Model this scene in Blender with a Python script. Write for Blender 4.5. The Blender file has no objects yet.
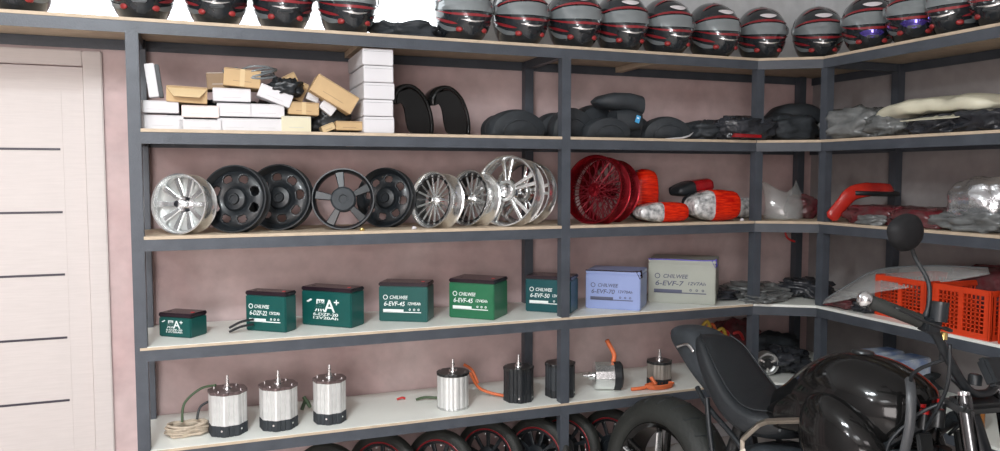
import bpy, bmesh, math, random
from mathutils import Vector, Matrix, Euler, noise
PI = math.pi
R = math.radians
scene = bpy.context.scene
COL = scene.collection

# ------------------------------------------------------------------ camera
F_PX = 771.0
YAW, PIT = R(20.736), R(-3.762)
CAM = Vector((0.249, -3.115, 1.483))
FW = Vector((math.sin(YAW)*math.cos(PIT), math.cos(YAW)*math.cos(PIT), math.sin(PIT)))
RT = Vector((math.cos(YAW), -math.sin(YAW), 0))
UP = RT.cross(FW)
cd = bpy.data.cameras.new('camera')
cam = bpy.data.objects.new('camera', cd); COL.objects.link(cam)
cam.location = CAM
cam.rotation_euler = Matrix((RT, UP, -FW)).transposed().to_euler()
cd.sensor_width = 36; cd.lens = F_PX*36/1000; cd.clip_start = .05
scene.camera = cam

def ray(x, y): return FW + RT*((x-500)/F_PX) + UP*((225.5-y)/F_PX)
def aty(x, y, Y): d = ray(x, y); return CAM + d*((Y-CAM.y)/d.y)
def atx(x, y, X): d = ray(x, y); return CAM + d*((X-CAM.x)/d.x)
def atz(x, y, Z): d = ray(x, y); return CAM + d*((Z-CAM.z)/d.z)

# measured places
S = {1: 2.05, 2: 1.652, 3: 1.2555, 4: 0.843, 5: 0.45}
X2, X3, X4, Y4 = 1.73, 2.773, 3.03, -0.16
DEP, WALL_Y, WALL_X = 0.45, 0.462, 3.542

# ------------------------------------------------------------------ materials
MATS = {}
def mat(name, col, rough=.5, metal=0, var=0.0, scale=8, bump=0.0, bscale=60, coat=0, trans=0, ior=1.45, col2=None, spec=.5, emit=None, es=0, stretch=None, detail=4, brough=None):
    if name in MATS: return MATS[name]
    m = bpy.data.materials.new(name); m.use_nodes = True
    nt = m.node_tree; b = nt.nodes['Principled BSDF']
    c4 = lambda c: (c[0], c[1], c[2], 1)
    b.inputs['Base Color'].default_value = c4(col)
    b.inputs['Roughness'].default_value = rough; b.inputs['Metallic'].default_value = metal
    b.inputs['Specular IOR Level'].default_value = spec
    b.inputs['Coat Weight'].default_value = coat; b.inputs['Coat Roughness'].default_value = .05
    b.inputs['Transmission Weight'].default_value = trans; b.inputs['IOR'].default_value = ior
    if emit: b.inputs['Emission Color'].default_value = c4(emit); b.inputs['Emission Strength'].default_value = es
    tc = nt.nodes.new('ShaderNodeTexCoord'); mp = nt.nodes.new('ShaderNodeMapping')
    nt.links.new(tc.outputs['Object'], mp.inputs[0])
    if stretch: mp.inputs['Scale'].default_value = stretch
    if var or col2:
        n = nt.nodes.new('ShaderNodeTexNoise'); n.inputs['Scale'].default_value = scale; n.inputs['Detail'].default_value = detail
        nt.links.new(mp.outputs[0], n.inputs['Vector'])
        r = nt.nodes.new('ShaderNodeValToRGB')
        r.color_ramp.elements[0].position = .32; r.color_ramp.elements[1].position = .68
        lo = col2 if col2 else tuple(max(0, c*(1-var)) for c in col)
        r.color_ramp.elements[0].color = c4(lo); r.color_ramp.elements[1].color = c4(tuple(min(1, c*(1+var)) for c in col))
        nt.links.new(n.outputs['Fac'], r.inputs[0]); nt.links.new(r.outputs[0], b.inputs['Base Color'])
    if bump:
        n2 = nt.nodes.new('ShaderNodeTexNoise'); n2.inputs['Scale'].default_value = bscale; n2.inputs['Detail'].default_value = 3
        nt.links.new(mp.outputs[0], n2.inputs['Vector'])
        bp = nt.nodes.new('ShaderNodeBump'); bp.inputs['Strength'].default_value = bump; bp.inputs['Distance'].default_value = .01
        nt.links.new(n2.outputs['Fac'], bp.inputs['Height']); nt.links.new(bp.outputs[0], b.inputs['Normal'])
    MATS[name] = m; return m

def film(name, col, clear, rough=.15, bump=.6, bscale=25):
    """thin clear plastic: partly see-through, partly shiny"""
    m = bpy.data.materials.new(name); m.use_nodes = True
    nt = m.node_tree; nt.nodes.clear()
    out = nt.nodes.new('ShaderNodeOutputMaterial'); mix = nt.nodes.new('ShaderNodeMixShader')
    tr = nt.nodes.new('ShaderNodeBsdfTransparent'); pr = nt.nodes.new('ShaderNodeBsdfPrincipled')
    pr.inputs['Base Color'].default_value = (*col, 1); pr.inputs['Roughness'].default_value = rough
    pr.inputs['Specular IOR Level'].default_value = .9
    tc = nt.nodes.new('ShaderNodeTexCoord')
    n2 = nt.nodes.new('ShaderNodeTexNoise'); n2.inputs['Scale'].default_value = bscale; n2.inputs['Detail'].default_value = 3
    nt.links.new(tc.outputs['Object'], n2.inputs['Vector'])
    bp = nt.nodes.new('ShaderNodeBump'); bp.inputs['Strength'].default_value = bump; bp.inputs['Distance'].default_value = .01
    nt.links.new(n2.outputs['Fac'], bp.inputs['Height']); nt.links.new(bp.outputs[0], pr.inputs['Normal'])
    mix.inputs[0].default_value = 1-clear
    nt.links.new(tr.outputs[0], mix.inputs[1]); nt.links.new(pr.outputs[0], mix.inputs[2]); nt.links.new(mix.outputs[0], out.inputs[0])
    MATS[name] = m; return m

M_steel = mat('slate_painted_steel', (.064, .074, .090), .42, .0, var=.12, scale=14, bump=.12, bscale=160)
M_board = mat('fibreboard', (.52, .42, .31), .7, var=.10, scale=20)
M_white_board = mat('white_laminate', (.84, .86, .81), .38, var=.03, scale=5)
M_door = mat('pale_wood_laminate', (.60, .55, .53), .45, var=.03, scale=10, stretch=(1, 1, 18), detail=5)
M_groove = mat('dark_groove_trim', (.035, .03, .045), .4, var=.1)
M_black = mat('black_plastic', (.016, .019, .022), .38, var=.15, scale=20)
M_blackm = mat('matt_black_plastic', (.03, .036, .042), .62, var=.18, scale=15, bump=.15)
M_gloss = mat('gloss_black_paint', (.007, .007, .007), .10, coat=.1, var=.1, spec=.32)
M_rubber = mat('tyre_rubber', (.018, .020, .018), .62, var=.15, bump=.2, bscale=90)
M_alu = mat('bright_aluminium', (.86, .88, .88), .22, .9, var=.08, bump=.08)
M_motor = mat('brushed_motor_housing', (.74, .75, .74), .42, .45, var=.05, scale=30)
M_alud = mat('cast_aluminium', (.50, .51, .50), .38, .7, var=.12, bump=.2)
M_chrome = mat('chrome', (.85, .86, .87), .08, 1, var=.03)
M_wblack = mat('black_cast_alloy', (.010, .013, .016), .36, .0, var=.12, coat=.1)
M_wred = mat('red_anodised_metal', (.26, .010, .018), .22, .75, var=.15)
M_wreddark = mat('dark_red_spokes', (.20, .015, .025), .35, .6, var=.25)
M_card = mat('brown_cardboard', (.52, .36, .19), .75, var=.09, scale=9)
M_cardd = mat('dark_cardboard', (.27, .19, .12), .8, var=.1)
M_paper = mat('white_carton', (.66, .65, .67), .55, var=.03)
M_paperpink = mat('pinkish_carton', (.78, .68, .65), .6, var=.04)
M_cream = mat('cream_carton', (.66, .62, .46), .6, var=.04)
M_tape = mat('packing_tape', (.62, .47, .27), .2, var=.05)
M_green = mat('dark_green_battery_plastic', (.007, .082, .074), .3, var=.08)
M_green2 = mat('mid_green_battery_plastic', (.022, .15, .07), .3, var=.08)
M_teal = mat('teal_battery_plastic', (.004, .07, .08), .3, var=.08)
M_lid = mat('battery_lid', (.022, .012, .018), .25, var=.1)
M_blue = mat('light_blue_battery_plastic', (.27, .34, .60), .35, var=.05)
M_beige = mat('pale_grey_battery_plastic', (.37, .39, .34), .4, var=.05)
M_print = mat('white_print', (.85, .9, .88), .5, var=.02)
M_printd = mat('dark_print', (.09, .10, .16), .5, var=.05)
M_redp = mat('red_plastic', (.60, .02, .02), .3, var=.1)
M_redlens = mat('red_lamp_lens', (.80, .035, .006), .22, col2=(.42, .003, .003), scale=22, stretch=(1, 1, 6), spec=.35, bump=.12, bscale=70)
M_redlensd = mat('dark_red_lamp_lens', (.30, .008, .012), .08, var=.2, scale=20, coat=.6)
M_clearlens = mat('silver_lamp_reflector', (.60, .64, .66), .12, .35, var=.65, scale=40, bump=.8, bscale=35)
M_orange = mat('orange_crate_plastic', (.66, .052, .012), .42, var=.06)
M_cableo = mat('orange_cable', (.72, .17, .06), .45, var=.08)
M_cableg = mat('green_cable', (.06, .10, .05), .45, var=.1)
M_cabley = mat('yellow_cable', (.62, .42, .06), .45, var=.1)
M_cabler = mat('red_cable', (.5, .03, .03), .45, var=.1)
M_tan = mat('tan_wire_bundle', (.50, .42, .33), .7, var=.2, scale=40)
M_silver = mat('silver_foil_wrap', (.62, .64, .66), .22, .85, var=.2, scale=12, bump=.9, bscale=18)
M_creamwrap = mat('cream_plastic_bag', (.66, .64, .50), .3, var=.07, scale=6, bump=.35, bscale=9)
M_darkwrap = mat('dark_glossy_bag', (.035, .038, .045), .16, var=.3, scale=10, bump=1.0, bscale=22)
M_greywrap = mat('grey_plastic_bag', (.17, .18, .18), .12, var=.35, scale=9, bump=1.0, bscale=20)
M_redwrap = mat('wrapped_dark_red_plastic', (.13, .012, .02), .2, col2=(.10, .06, .06), scale=14, bump=.8, bscale=22)
M_redpanel = mat('red_orange_fairing_plastic', (.55, .035, .02), .2, col2=(.30, .012, .012), scale=6, var=.12, coat=.4)
M_film = film('clear_plastic', (.55, .57, .56), .66, .1, .2, 6)
M_filmbag = film('clear_bag_film', (.62, .64, .64), .55, .12, 1.0, 22)
M_seat = mat('black_seat_vinyl', (.016, .019, .022), .45, var=.06, bump=.12, bscale=140)
M_bronze = mat('satin_bronze_metal', (.36, .32, .27), .3, .85, var=.08)
M_dkmetal = mat('dark_metal', (.05, .053, .055), .32, .7, var=.15)
M_hshell = mat('helmet_black_gloss', (.018, .022, .026), .16, coat=.6, var=.2, scale=20)
M_hgrey = mat('helmet_grey_decal', (.16, .18, .19), .25, coat=.5, var=.1)
M_hred = mat('helmet_red_decal', (.24, .020, .026), .25, coat=.5, var=.15)
M_hvent = mat('helmet_vent_red', (.30, .03, .03), .35, var=.15)
M_hwhite = mat('helmet_white_decal', (.78, .74, .76), .3, coat=.4, var=.04)
M_hblue = mat('helmet_violet_iridescent_visor', (.10, .07, .42), .08, .7, var=.6, scale=9, coat=.8)
M_visor = mat('grey_smoked_visor', (.24, .27, .28), .12, .25, coat=.8, var=.08, scale=4)
M_lining = mat('helmet_lining', (.03, .03, .03), .9, var=.1)
M_amber = mat('amber_glass', (.55, .22, .05), .1, var=.1, trans=.5)
M_bluelabel = mat('blue_printed_carton', (.10, .20, .48), .5, col2=(.62, .66, .70), scale=14)
M_stick = mat('bright_blue_label', (.08, .42, .80), .4, var=.2)
M_gold = mat('brass', (.75, .55, .2), .3, .9, var=.1)

# plaster walls: pink marbled
def plaster(name, c1, c2, sc=1.6):
    m = bpy.data.materials.new(name); m.use_nodes = True
    nt = m.node_tree; b = nt.nodes['Principled BSDF']; b.inputs['Roughness'].default_value = .55
    tc = nt.nodes.new('ShaderNodeTexCoord')
    n1 = nt.nodes.new('ShaderNodeTexNoise'); n1.inputs['Scale'].default_value = sc; n1.inputs['Detail'].default_value = 7; n1.inputs['Roughness'].default_value = .6; n1.inputs['Distortion'].default_value = .5
    n3 = nt.nodes.new('ShaderNodeTexNoise'); n3.inputs['Scale'].default_value = 14; n3.inputs['Detail'].default_value = 6
    r = nt.nodes.new('ShaderNodeValToRGB'); e = r.color_ramp.elements
    e[0].position = .3; e[0].color = (*c1, 1); e[1].position = .7; e[1].color = (*c2, 1)
    mx = nt.nodes.new('ShaderNodeMix'); mx.data_type = 'RGBA'; mx.blend_type = 'MULTIPLY'; mx.inputs[0].default_value = .38
    nt.links.new(tc.outputs['Object'], n1.inputs['Vector']); nt.links.new(tc.outputs['Object'], n3.inputs['Vector'])
    nt.links.new(n1.outputs['Fac'], r.inputs[0]); nt.links.new(r.outputs[0], mx.inputs[6]); nt.links.new(n3.outputs['Fac'], mx.inputs[7])
    nt.links.new(mx.outputs[2], b.inputs['Base Color'])
    bp = nt.nodes.new('ShaderNodeBump'); bp.inputs['Strength'].default_value = .15; bp.inputs['Distance'].default_value = .01
    nt.links.new(n3.outputs['Fac'], bp.inputs['Height']); nt.links.new(bp.outputs[0], b.inputs['Normal'])
    MATS[name] = m; return m
M_plaster = plaster('pink_marbled_plaster', (.60, .415, .41), (.74, .59, .58))
M_whitewall = plaster('white_painted_wall', (.70, .72, .74), (.76, .78, .79), 1)
M_greywall = plaster('grey_plaster', (.36, .33, .33), (.42, .39, .385))
M_ceil = mat('ceiling_paint', (.72, .72, .72), .8, var=.02)
M_floor = mat('pale_floor_tile', (.52, .47, .44), .3, var=.08, scale=3)

# ------------------------------------------------------------------ mesh helpers
class G:
    def __init__(s): s.v = []; s.f = []; s.mi = []
    def add(s, v, f, M=None, mi=0):
        o = len(s.v)
        s.v += [(M @ Vector(p)) if M is not None else Vector(p) for p in v]
        s.f += [[i+o for i in q] for q in f]; s.mi += [mi]*len(f)
        return s
    def box(s, c, sz, rot=(0, 0, 0), M=None, bev=0, mi=0, taper=None):
        bm = bmesh.new(); bmesh.ops.create_cube(bm, size=1)
        for w in bm.verts: w.co = Vector((w.co.x*sz[0], w.co.y*sz[1], w.co.z*sz[2]))
        if taper:
            for w in bm.verts:
                if w.co.z > 0: w.co.x *= taper[0]; w.co.y *= taper[1]
        if bev: bmesh.ops.bevel(bm, geom=bm.edges[:], offset=bev, segments=2, affect='EDGES', clamp_overlap=True)
        T = Matrix.Translation(c) @ Euler(rot).to_matrix().to_4x4()
        if M is not None: T = M @ T
        bm.verts.index_update()
        s.add([w.co.copy() for w in bm.verts], [[w.index for w in f.verts] for f in bm.faces], T, mi); bm.free(); return s
    def tube(s, pts, r, n=10, M=None, closed=False, cap=True, mi=0, flat=1.0):
        pts = [Vector(p) for p in pts]; k = len(pts)
        rs = r if isinstance(r, (list, tuple)) else [r]*k
        T = []
        for i in range(k):
            if closed: t = pts[(i+1) % k]-pts[i-1]
            else: t = pts[min(i+1, k-1)]-pts[max(i-1, 0)]
            T.append(t.normalized())
        a = Vector((0, 0, 1)) if abs(T[0].z) < .9 else Vector((1, 0, 0))
        N = (a-T[0]*a.dot(T[0])).normalized(); v = []; f = []
        for i in range(k):
            N = (N-T[i]*N.dot(T[i])).normalized(); B = T[i].cross(N)
            for j in range(n):
                an = 2*PI*j/n; v.append(pts[i]+(N*math.cos(an)*flat+B*math.sin(an))*rs[i])
        for i in range(k if closed else k-1):
            i2 = (i+1) % k
            for j in range(n): f.append([i*n+j, i*n+(j+1) % n, i2*n+(j+1) % n, i2*n+j])
        if cap and not closed: f.append(list(range(n))[::-1]); f.append([(k-1)*n+j for j in range(n)])
        return s.add(v, f, M, mi)
    def cyl(s, p0, p1, r0, r1=None, n=20, M=None, mi=0): return s.tube([p0, p1], [r0, r0 if r1 is None else r1], n, M, mi=mi)
    def lathe(s, prof, n=40, M=None, closed=False, mi=0):
        """profile of (r, h); axis is local -Y (h grows away from the viewer, +Y)"""
        v = []; f = []; k = len(prof)
        for j in range(n):
            a = 2*PI*j/n
            for r, h in prof: v.append((r*math.cos(a), h, r*math.sin(a)))
        for j in range(n):
            j2 = (j+1) % n
            for i in range(k if closed else k-1):
                i2 = (i+1) % k; f.append([j*k+i, j2*k+i, j2*k+i2, j*k+i2])
        return s.add(v, f, M, mi)
    def loft(s, secs, n=20, M=None, mi=0, cap=True):
        """secs: (x, yc, half width, z0, z1, exponent)"""
        v = []; f = []
        for (x, yc, w, z0, z1, e) in secs:
            zc, h = (z0+z1)/2, (z1-z0)/2
            for j in range(n):
                a = 2*PI*j/n; c, q = math.cos(a), math.sin(a)
                v.append((x, yc+w*math.copysign(abs(c)**(2/e), c), zc+h*math.copysign(abs(q)**(2/e), q)))
        for i in range(len(secs)-1):
            for j in range(n): f.append([i*n+j, i*n+(j+1) % n, (i+1)*n+(j+1) % n, (i+1)*n+j])
        if cap: f.append(list(range(n))[::-1]); f.append([(len(secs)-1)*n+j for j in range(n)])
        return s.add(v, f, M, mi)
    def prism(s, poly, z0, z1, M=None, mi=0):
        k = len(poly)
        v = [(p[0], p[1], z0) for p in poly]+[(p[0], p[1], z1) for p in poly]
        f = [list(range(k))[::-1], list(range(k, 2*k))]+[[i, (i+1) % k, k+(i+1) % k, k+i] for i in range(k)]
        return s.add(v, f, M, mi)
    def build(s, name, m, parent=None, smooth=None, solid=0, sub=0, loc=None, rot=None, bevel=0):
        me = bpy.data.meshes.new(name); me.from_pydata([tuple(p) for p in s.v], [], s.f)
        ms = m if isinstance(m, (list, tuple)) else [m]
        for q in ms: me.materials.append(q)
        for p, i in zip(me.polygons, s.mi): p.material_index = i
        bm = bmesh.new(); bm.from_mesh(me); bmesh.ops.recalc_face_normals(bm, faces=bm.faces[:]); bm.to_mesh(me); bm.free()
        if smooth is not None:
            me.shade_smooth() if smooth is True else (me.shade_smooth(), me.set_sharp_from_angle(angle=R(smooth)))
        o = bpy.data.objects.new(name, me); COL.objects.link(o)
        if parent: o.parent = parent
        if loc is not None: o.location = loc
        if rot is not None: o.rotation_euler = rot
        if bevel: b = o.modifiers.new('b', 'BEVEL'); b.width = bevel; b.segments = 2; b.limit_method = 'ANGLE'
        if solid: q = o.modifiers.new('s', 'SOLIDIFY'); q.thickness = solid; q.offset = 0
        if sub: q = o.modifiers.new('u', 'SUBSURF'); q.levels = sub; q.render_levels = sub
        return o

def tag(o, label=None, cat=None, group=None, kind=None):
    if label: o['label'] = label
    if cat: o['category'] = cat
    if group: o['group'] = group
    if kind: o['kind'] = kind
    return o
def thing(name, label, cat, loc=(0, 0, 0), rot=(0, 0, 0), group=None):
    o = bpy.data.objects.new(name, None); COL.objects.link(o); o.empty_display_size = .05
    o.location = loc; o.rotation_euler = rot
    return tag(o, label, cat, group)
def copy_tree(o, parent=None):
    c = o.copy(); COL.objects.link(c)
    if parent: c.parent = parent
    for ch in list(o.children): copy_tree(ch, c)
    return c
def struct(g, name, m, **k):
    return tag(g.build(name, m, **k), kind='structure')

def text(body, size, name, m, parent, loc, rot=(PI/2, 0, 0), shear=0, ext=.0004, sx=1):
    cu = bpy.data.curves.new(name, 'FONT'); cu.body = body; cu.size = size; cu.shear = shear; cu.extrude = ext; cu.offset = size*.012
    t = bpy.data.objects.new('t', cu); COL.objects.link(t)
    bpy.context.view_layer.update()
    me = bpy.data.meshes.new_from_object(t.evaluated_get(bpy.context.evaluated_depsgraph_get()))
    bpy.data.objects.remove(t)
    me.materials.clear(); me.materials.append(m)
    o = bpy.data.objects.new(name, me); COL.objects.link(o); o.parent = parent; o.location = loc; o.rotation_euler = rot; o.scale = (sx, 1, 1)
    return o

# ------------------------------------------------------------------ room
def slab(x0, x1, y0, y1, z0, z1): return G().box(((x0+x1)/2, (y0+y1)/2, (z0+z1)/2), (x1-x0, y1-y0, z1-z0))
CZ = 2.95
struct(slab(-3, 3.7, -6, .6, -.08, 0), 'floor', M_floor)
struct(slab(-3, 3.7, -6, .6, CZ, CZ+.08), 'ceiling', M_ceil)
DX0, DX1, DZ = -1.03, -.215, 1.925       # door leaf
WX0, WX1, WZ0, WZ1 = -1.3, 1.36, 2.10, 2.78
g = G()
for a in ((-3, DX0, 0, 2.09), (DX1, 3.55, 0, 2.09)): g.box(((a[0]+a[1])/2, WALL_Y+.06, (a[2]+a[3])/2), (a[1]-a[0], .12, a[3]-a[2]))
g.box(((DX0+DX1)/2, WALL_Y+.06, (DZ+2.09)/2), (DX1-DX0, .12, 2.09-DZ))
struct(g, 'wall_back', M_plaster)
g = G()
g.box(((WX0-3)/2, WALL_Y+.06, (2.09+CZ)/2), (WX0+3, .12, CZ-2.09)); g.box(((WX1+3.55)/2, WALL_Y+.06, (2.09+CZ)/2), (3.55-WX1, .12, CZ-2.09))
g.box(((WX0+WX1)/2, WALL_Y+.06, (2.09+WZ0)/2), (WX1-WX0, .12, WZ0-2.09)); g.box(((WX0+WX1)/2, WALL_Y+.06, (WZ1+CZ)/2), (WX1-WX0, .12, CZ-WZ1))
struct(g, 'wall_back_upper', M_whitewall)
struct(slab(WALL_X, WALL_X+.12, -6, .6, 0, 2.09), 'wall_right', M_greywall)
struct(slab(WALL_X, WALL_X+.12, -6, .6, 2.09, CZ), 'wall_right_upper', M_whitewall)
struct(slab(-3.08, -3, -6, .6, 0, CZ), 'wall_left', M_greywall)
struct(slab(-3, 3.7, -6.08, -6, 0, CZ), 'wall_front', M_greywall)
# clerestory window, frosted and bright
wf = G()
for (cx, cz, sx, sz) in ((WX0+.025, (WZ0+WZ1)/2, .05, WZ1-WZ0), (WX1-.025, (WZ0+WZ1)/2, .05, WZ1-WZ0), ((WX0+WX1)/2, WZ0+.01, WX1-WX0, .02), ((WX0+WX1)/2, WZ1-.02, WX1-WX0, .04)):
    wf.box((cx, WALL_Y+.06, cz), (sx, .06, sz))
w1 = struct(wf, 'window_1', M_paper)
M_pane = mat('frosted_daylit_glass', (.9, .95, 1), .5, emit=(.93, .97, 1), es=2.6)
G().box(((WX0+WX1)/2, WALL_Y+.08, (WZ0+WZ1)/2), (WX1-WX0-.08, .008, WZ1-WZ0-.03)).build('glass_pane', M_pane, w1)
# door
d1 = struct(G().box(((DX0+DX1)/2, WALL_Y+.035, DZ/2+.003), (DX1-DX0-.01, .04, DZ-.012)), 'door_1', M_door)
sg = G()
for zc in (1.587, 1.33, 1.073, .81, .546, .29):
    sg.box((-.66, WALL_Y+.0145, zc), (.70, .004, .009))
sg.build('groove_trim', M_groove, d1)
pg = G(); 
pg.box((-.302, WALL_Y+.0145, DZ/2), (.004, .002, DZ-.2)); pg.build('stile_edge', M_door, d1)
hg = G(); hg.cyl((-.95, WALL_Y+.016, 1.02), (-.95, WALL_Y-.03, 1.02), .011); hg.tube([(-.95, WALL_Y-.03, 1.02), (-.84, WALL_Y-.032, 1.02)], .009); hg.build('door_handle', M_alu, d1, smooth=40)
tg = G()
tg.box(((DX1+.035), WALL_Y-.008, DZ/2+.03), (.07, .024, DZ+.06), bev=.004); tg.box(((DX0-.045), WALL_Y-.008, DZ/2+.03), (.09, .024, DZ+.06), bev=.004)
tg.box(((DX0+DX1)/2, WALL_Y-.008, DZ+.03), (DX1-DX0+.0, .024, .06), bev=.004)
struct(tg, 'trim_1', M_door)
bg = slab(DX1+.07, WALL_X, WALL_Y-.012, WALL_Y, 0, .08); struct(bg, 'baseboard_back', M_paper)

# ------------------------------------------------------------------ shelving
rack = thing('shelving_unit', 'slate-grey steel corner shelving with pale boards along the pink wall', 'shelving', (0, 0, 0))
PW = .044
YE = -1.95
def post(x, y, z1, sx=PW, sy=PW): G().box((x, y, z1/2), (sx, sy, z1), bev=.002).build('post', M_steel, rack)
for x in (.004, X2+.012, X3+.02): post(x, .018, 2.036)
post(X4+.028, Y4, 2.036); post(X4+.02, YE+.03, 2.036)
for x in (.0, X2+.005): post(x, DEP-.025, 2.036, .045, .045)
post(3.42, DEP-.025, 2.036, .045, .045); post(3.51, Y4, 2.036, .045, .045); post(3.51, YE+.03, 2.036, .045, .045)
post(-1.25, .02, 2.036); post(-1.25, DEP-.025, 2.036, .045, .045)
LH = .042
def lip(p0, p1, z, t=.004, flange=True):
    p0 = Vector((*p0, 0)); p1 = Vector((*p1, 0)); d = p1-p0; L = d.length; a = math.atan2(d.y, d.x); c = (p0+p1)/2
    g = G(); g.box((c.x, c.y, z-.013-LH/2), (L, t, LH), (0, 0, a))
    nrm = Vector((-math.sin(a), math.cos(a), 0))*.018
    if flange: g.box((c.x+nrm.x, c.y+nrm.y, z-.013-.002), (L, .036, .004), (0, 0, a))
    g.build('shelf_rail', M_steel, rack)
for k, z in S.items():
    bm_ = M_white_board if k >= 4 else M_board
    x0 = -1.27 if k == 1 else .0
    gb = G().prism([(x0, -.003), (X3, -.003), (X3, DEP), (x0, DEP)], z-.012, z)
    gb.build('shelf_board', bm_, rack)
    G().prism([(X3+.001, -.003), (X4-.003, Y4), (WALL_X-.01, Y4), (WALL_X-.01, DEP), (X3+.001, DEP)], z-.012, z).build('shelf_board', bm_, rack)
    G().prism([(X4-.003, Y4-.001), (X4-.003, YE), (WALL_X-.01, YE), (WALL_X-.01, Y4-.001)], z-.012, z).build('shelf_board', bm_, rack)
    if k >= 4:   # pale fibreboard edge band under the laminate
        G().prism([(x0, -.005), (X3, -.005), (X3, -.003), (x0, -.003)], z-.012, z-.002).build('edge_band', M_board, rack)
    lip((x0, -.001), (X3, -.001), z); lip((X3, -.001), (X4, Y4), z); lip((X4, Y4), (X4, YE), z, flange=False)
    lip((x0, DEP-.006), (3.45, DEP-.006), z, flange=False); lip((WALL_X-.02, DEP), (WALL_X-.02, YE), z, flange=False)
    for xx in ([-1.25] if k == 1 else [])+[.0, X2]:
        g = G().box((xx, DEP/2, z-.013-.02), (.03, DEP-.06, .038)); g.build('cross_bar', M_steel, rack)
    for xx in (.86, 2.25):
        G().box((xx, DEP/2, z-.013-.014), (.035, DEP-.02, .026)).build('batten', M_board, rack)
    G().box((3.27, Y4, z-.013-.02), (.46, .03, .038)).build('cross_bar', M_steel, rack)
    G().box((3.27, -1.1, z-.013-.014), (.46, .035, .026)).build('batten', M_board, rack)

# ------------------------------------------------------------------ helmets
def hp(az, el, off=0):
    """point of the helmet surface: az from the face (-Y), el upward"""
    ce, se = math.cos(el), math.sin(el)
    if el < 0: ce = max(ce, 0)**.55
    a, b = .116+off, .140+off
    x = a*math.sin(az)*ce; y = -b*math.cos(az)*ce
    front = max(0, math.cos(az))
    if el < 0: y -= .022*front**3*min(1, -se*2.2)
    else: y += .004*front
    if el < -.1: x *= 1-.12*min(1, (-se-.1))
    zc = .138
    z = zc + ((.130+off)*se if el > 0 else (.142+off)*se)
    y += .035*max(0, se)**2
    return Vector((x, y, z))
def hgrid(az0, az1, el0, el1, na, ne, off, el_f=None):
    g = G(); v = []
    for i in range(ne+1):
        for j in range(na+1):
            t = j/na; az = az0+(az1-az0)*t; lo, hi = (el0, el1) if el_f is None else el_f(az)
            v.append(hp(az, lo+(hi-lo)*i/ne, off))
    f = [[i*(na+1)+j, i*(na+1)+j+1, (i+1)*(na+1)+j+1, (i+1)*(na+1)+j] for i in range(ne) for j in range(na)]
    return g.add(v, f)
def hband(path, w, off):
    g = G(); v = []; n = len(path)
    for i, (az, el) in enumerate(path):
        az, el = R(az), R(el); a = path[max(i-1, 0)]; b = path[min(i+1, n-1)]
        d = Vector((b[0]-a[0], b[1]-a[1])).normalized(); k = math.sin(PI*(i+.3)/(n-.4))
        ww = R(w)*k/2
        for s in (-1, 0, 1): v.append(hp(az-d.y*ww*s, el+d.x*ww*s, off))
    f = [[i*3+j, i*3+j+1, (i+1)*3+j+1, (i+1)*3+j] for i in range(n-1) for j in range(2)]
    return g.add(v, f)
def interp(path, n=14):
    out = []
    m = len(path)-1
    for i in range(n+1):
        t = i/n*m; k = min(int(t), m-1); u = t-k
        p0 = path[max(k-1, 0)]; p1 = path[k]; p2 = path[k+1]; p3 = path[min(k+2, m)]
        out.append(tuple(.5*((2*p1[c])+(-p0[c]+p2[c])*u+(2*p0[c]-5*p1[c]+4*p2[c]-p3[c])*u*u+(-p0[c]+3*p1[c]-3*p2[c]+p3[c])*u**3) for c in range(len(p1))))
    return out
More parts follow.
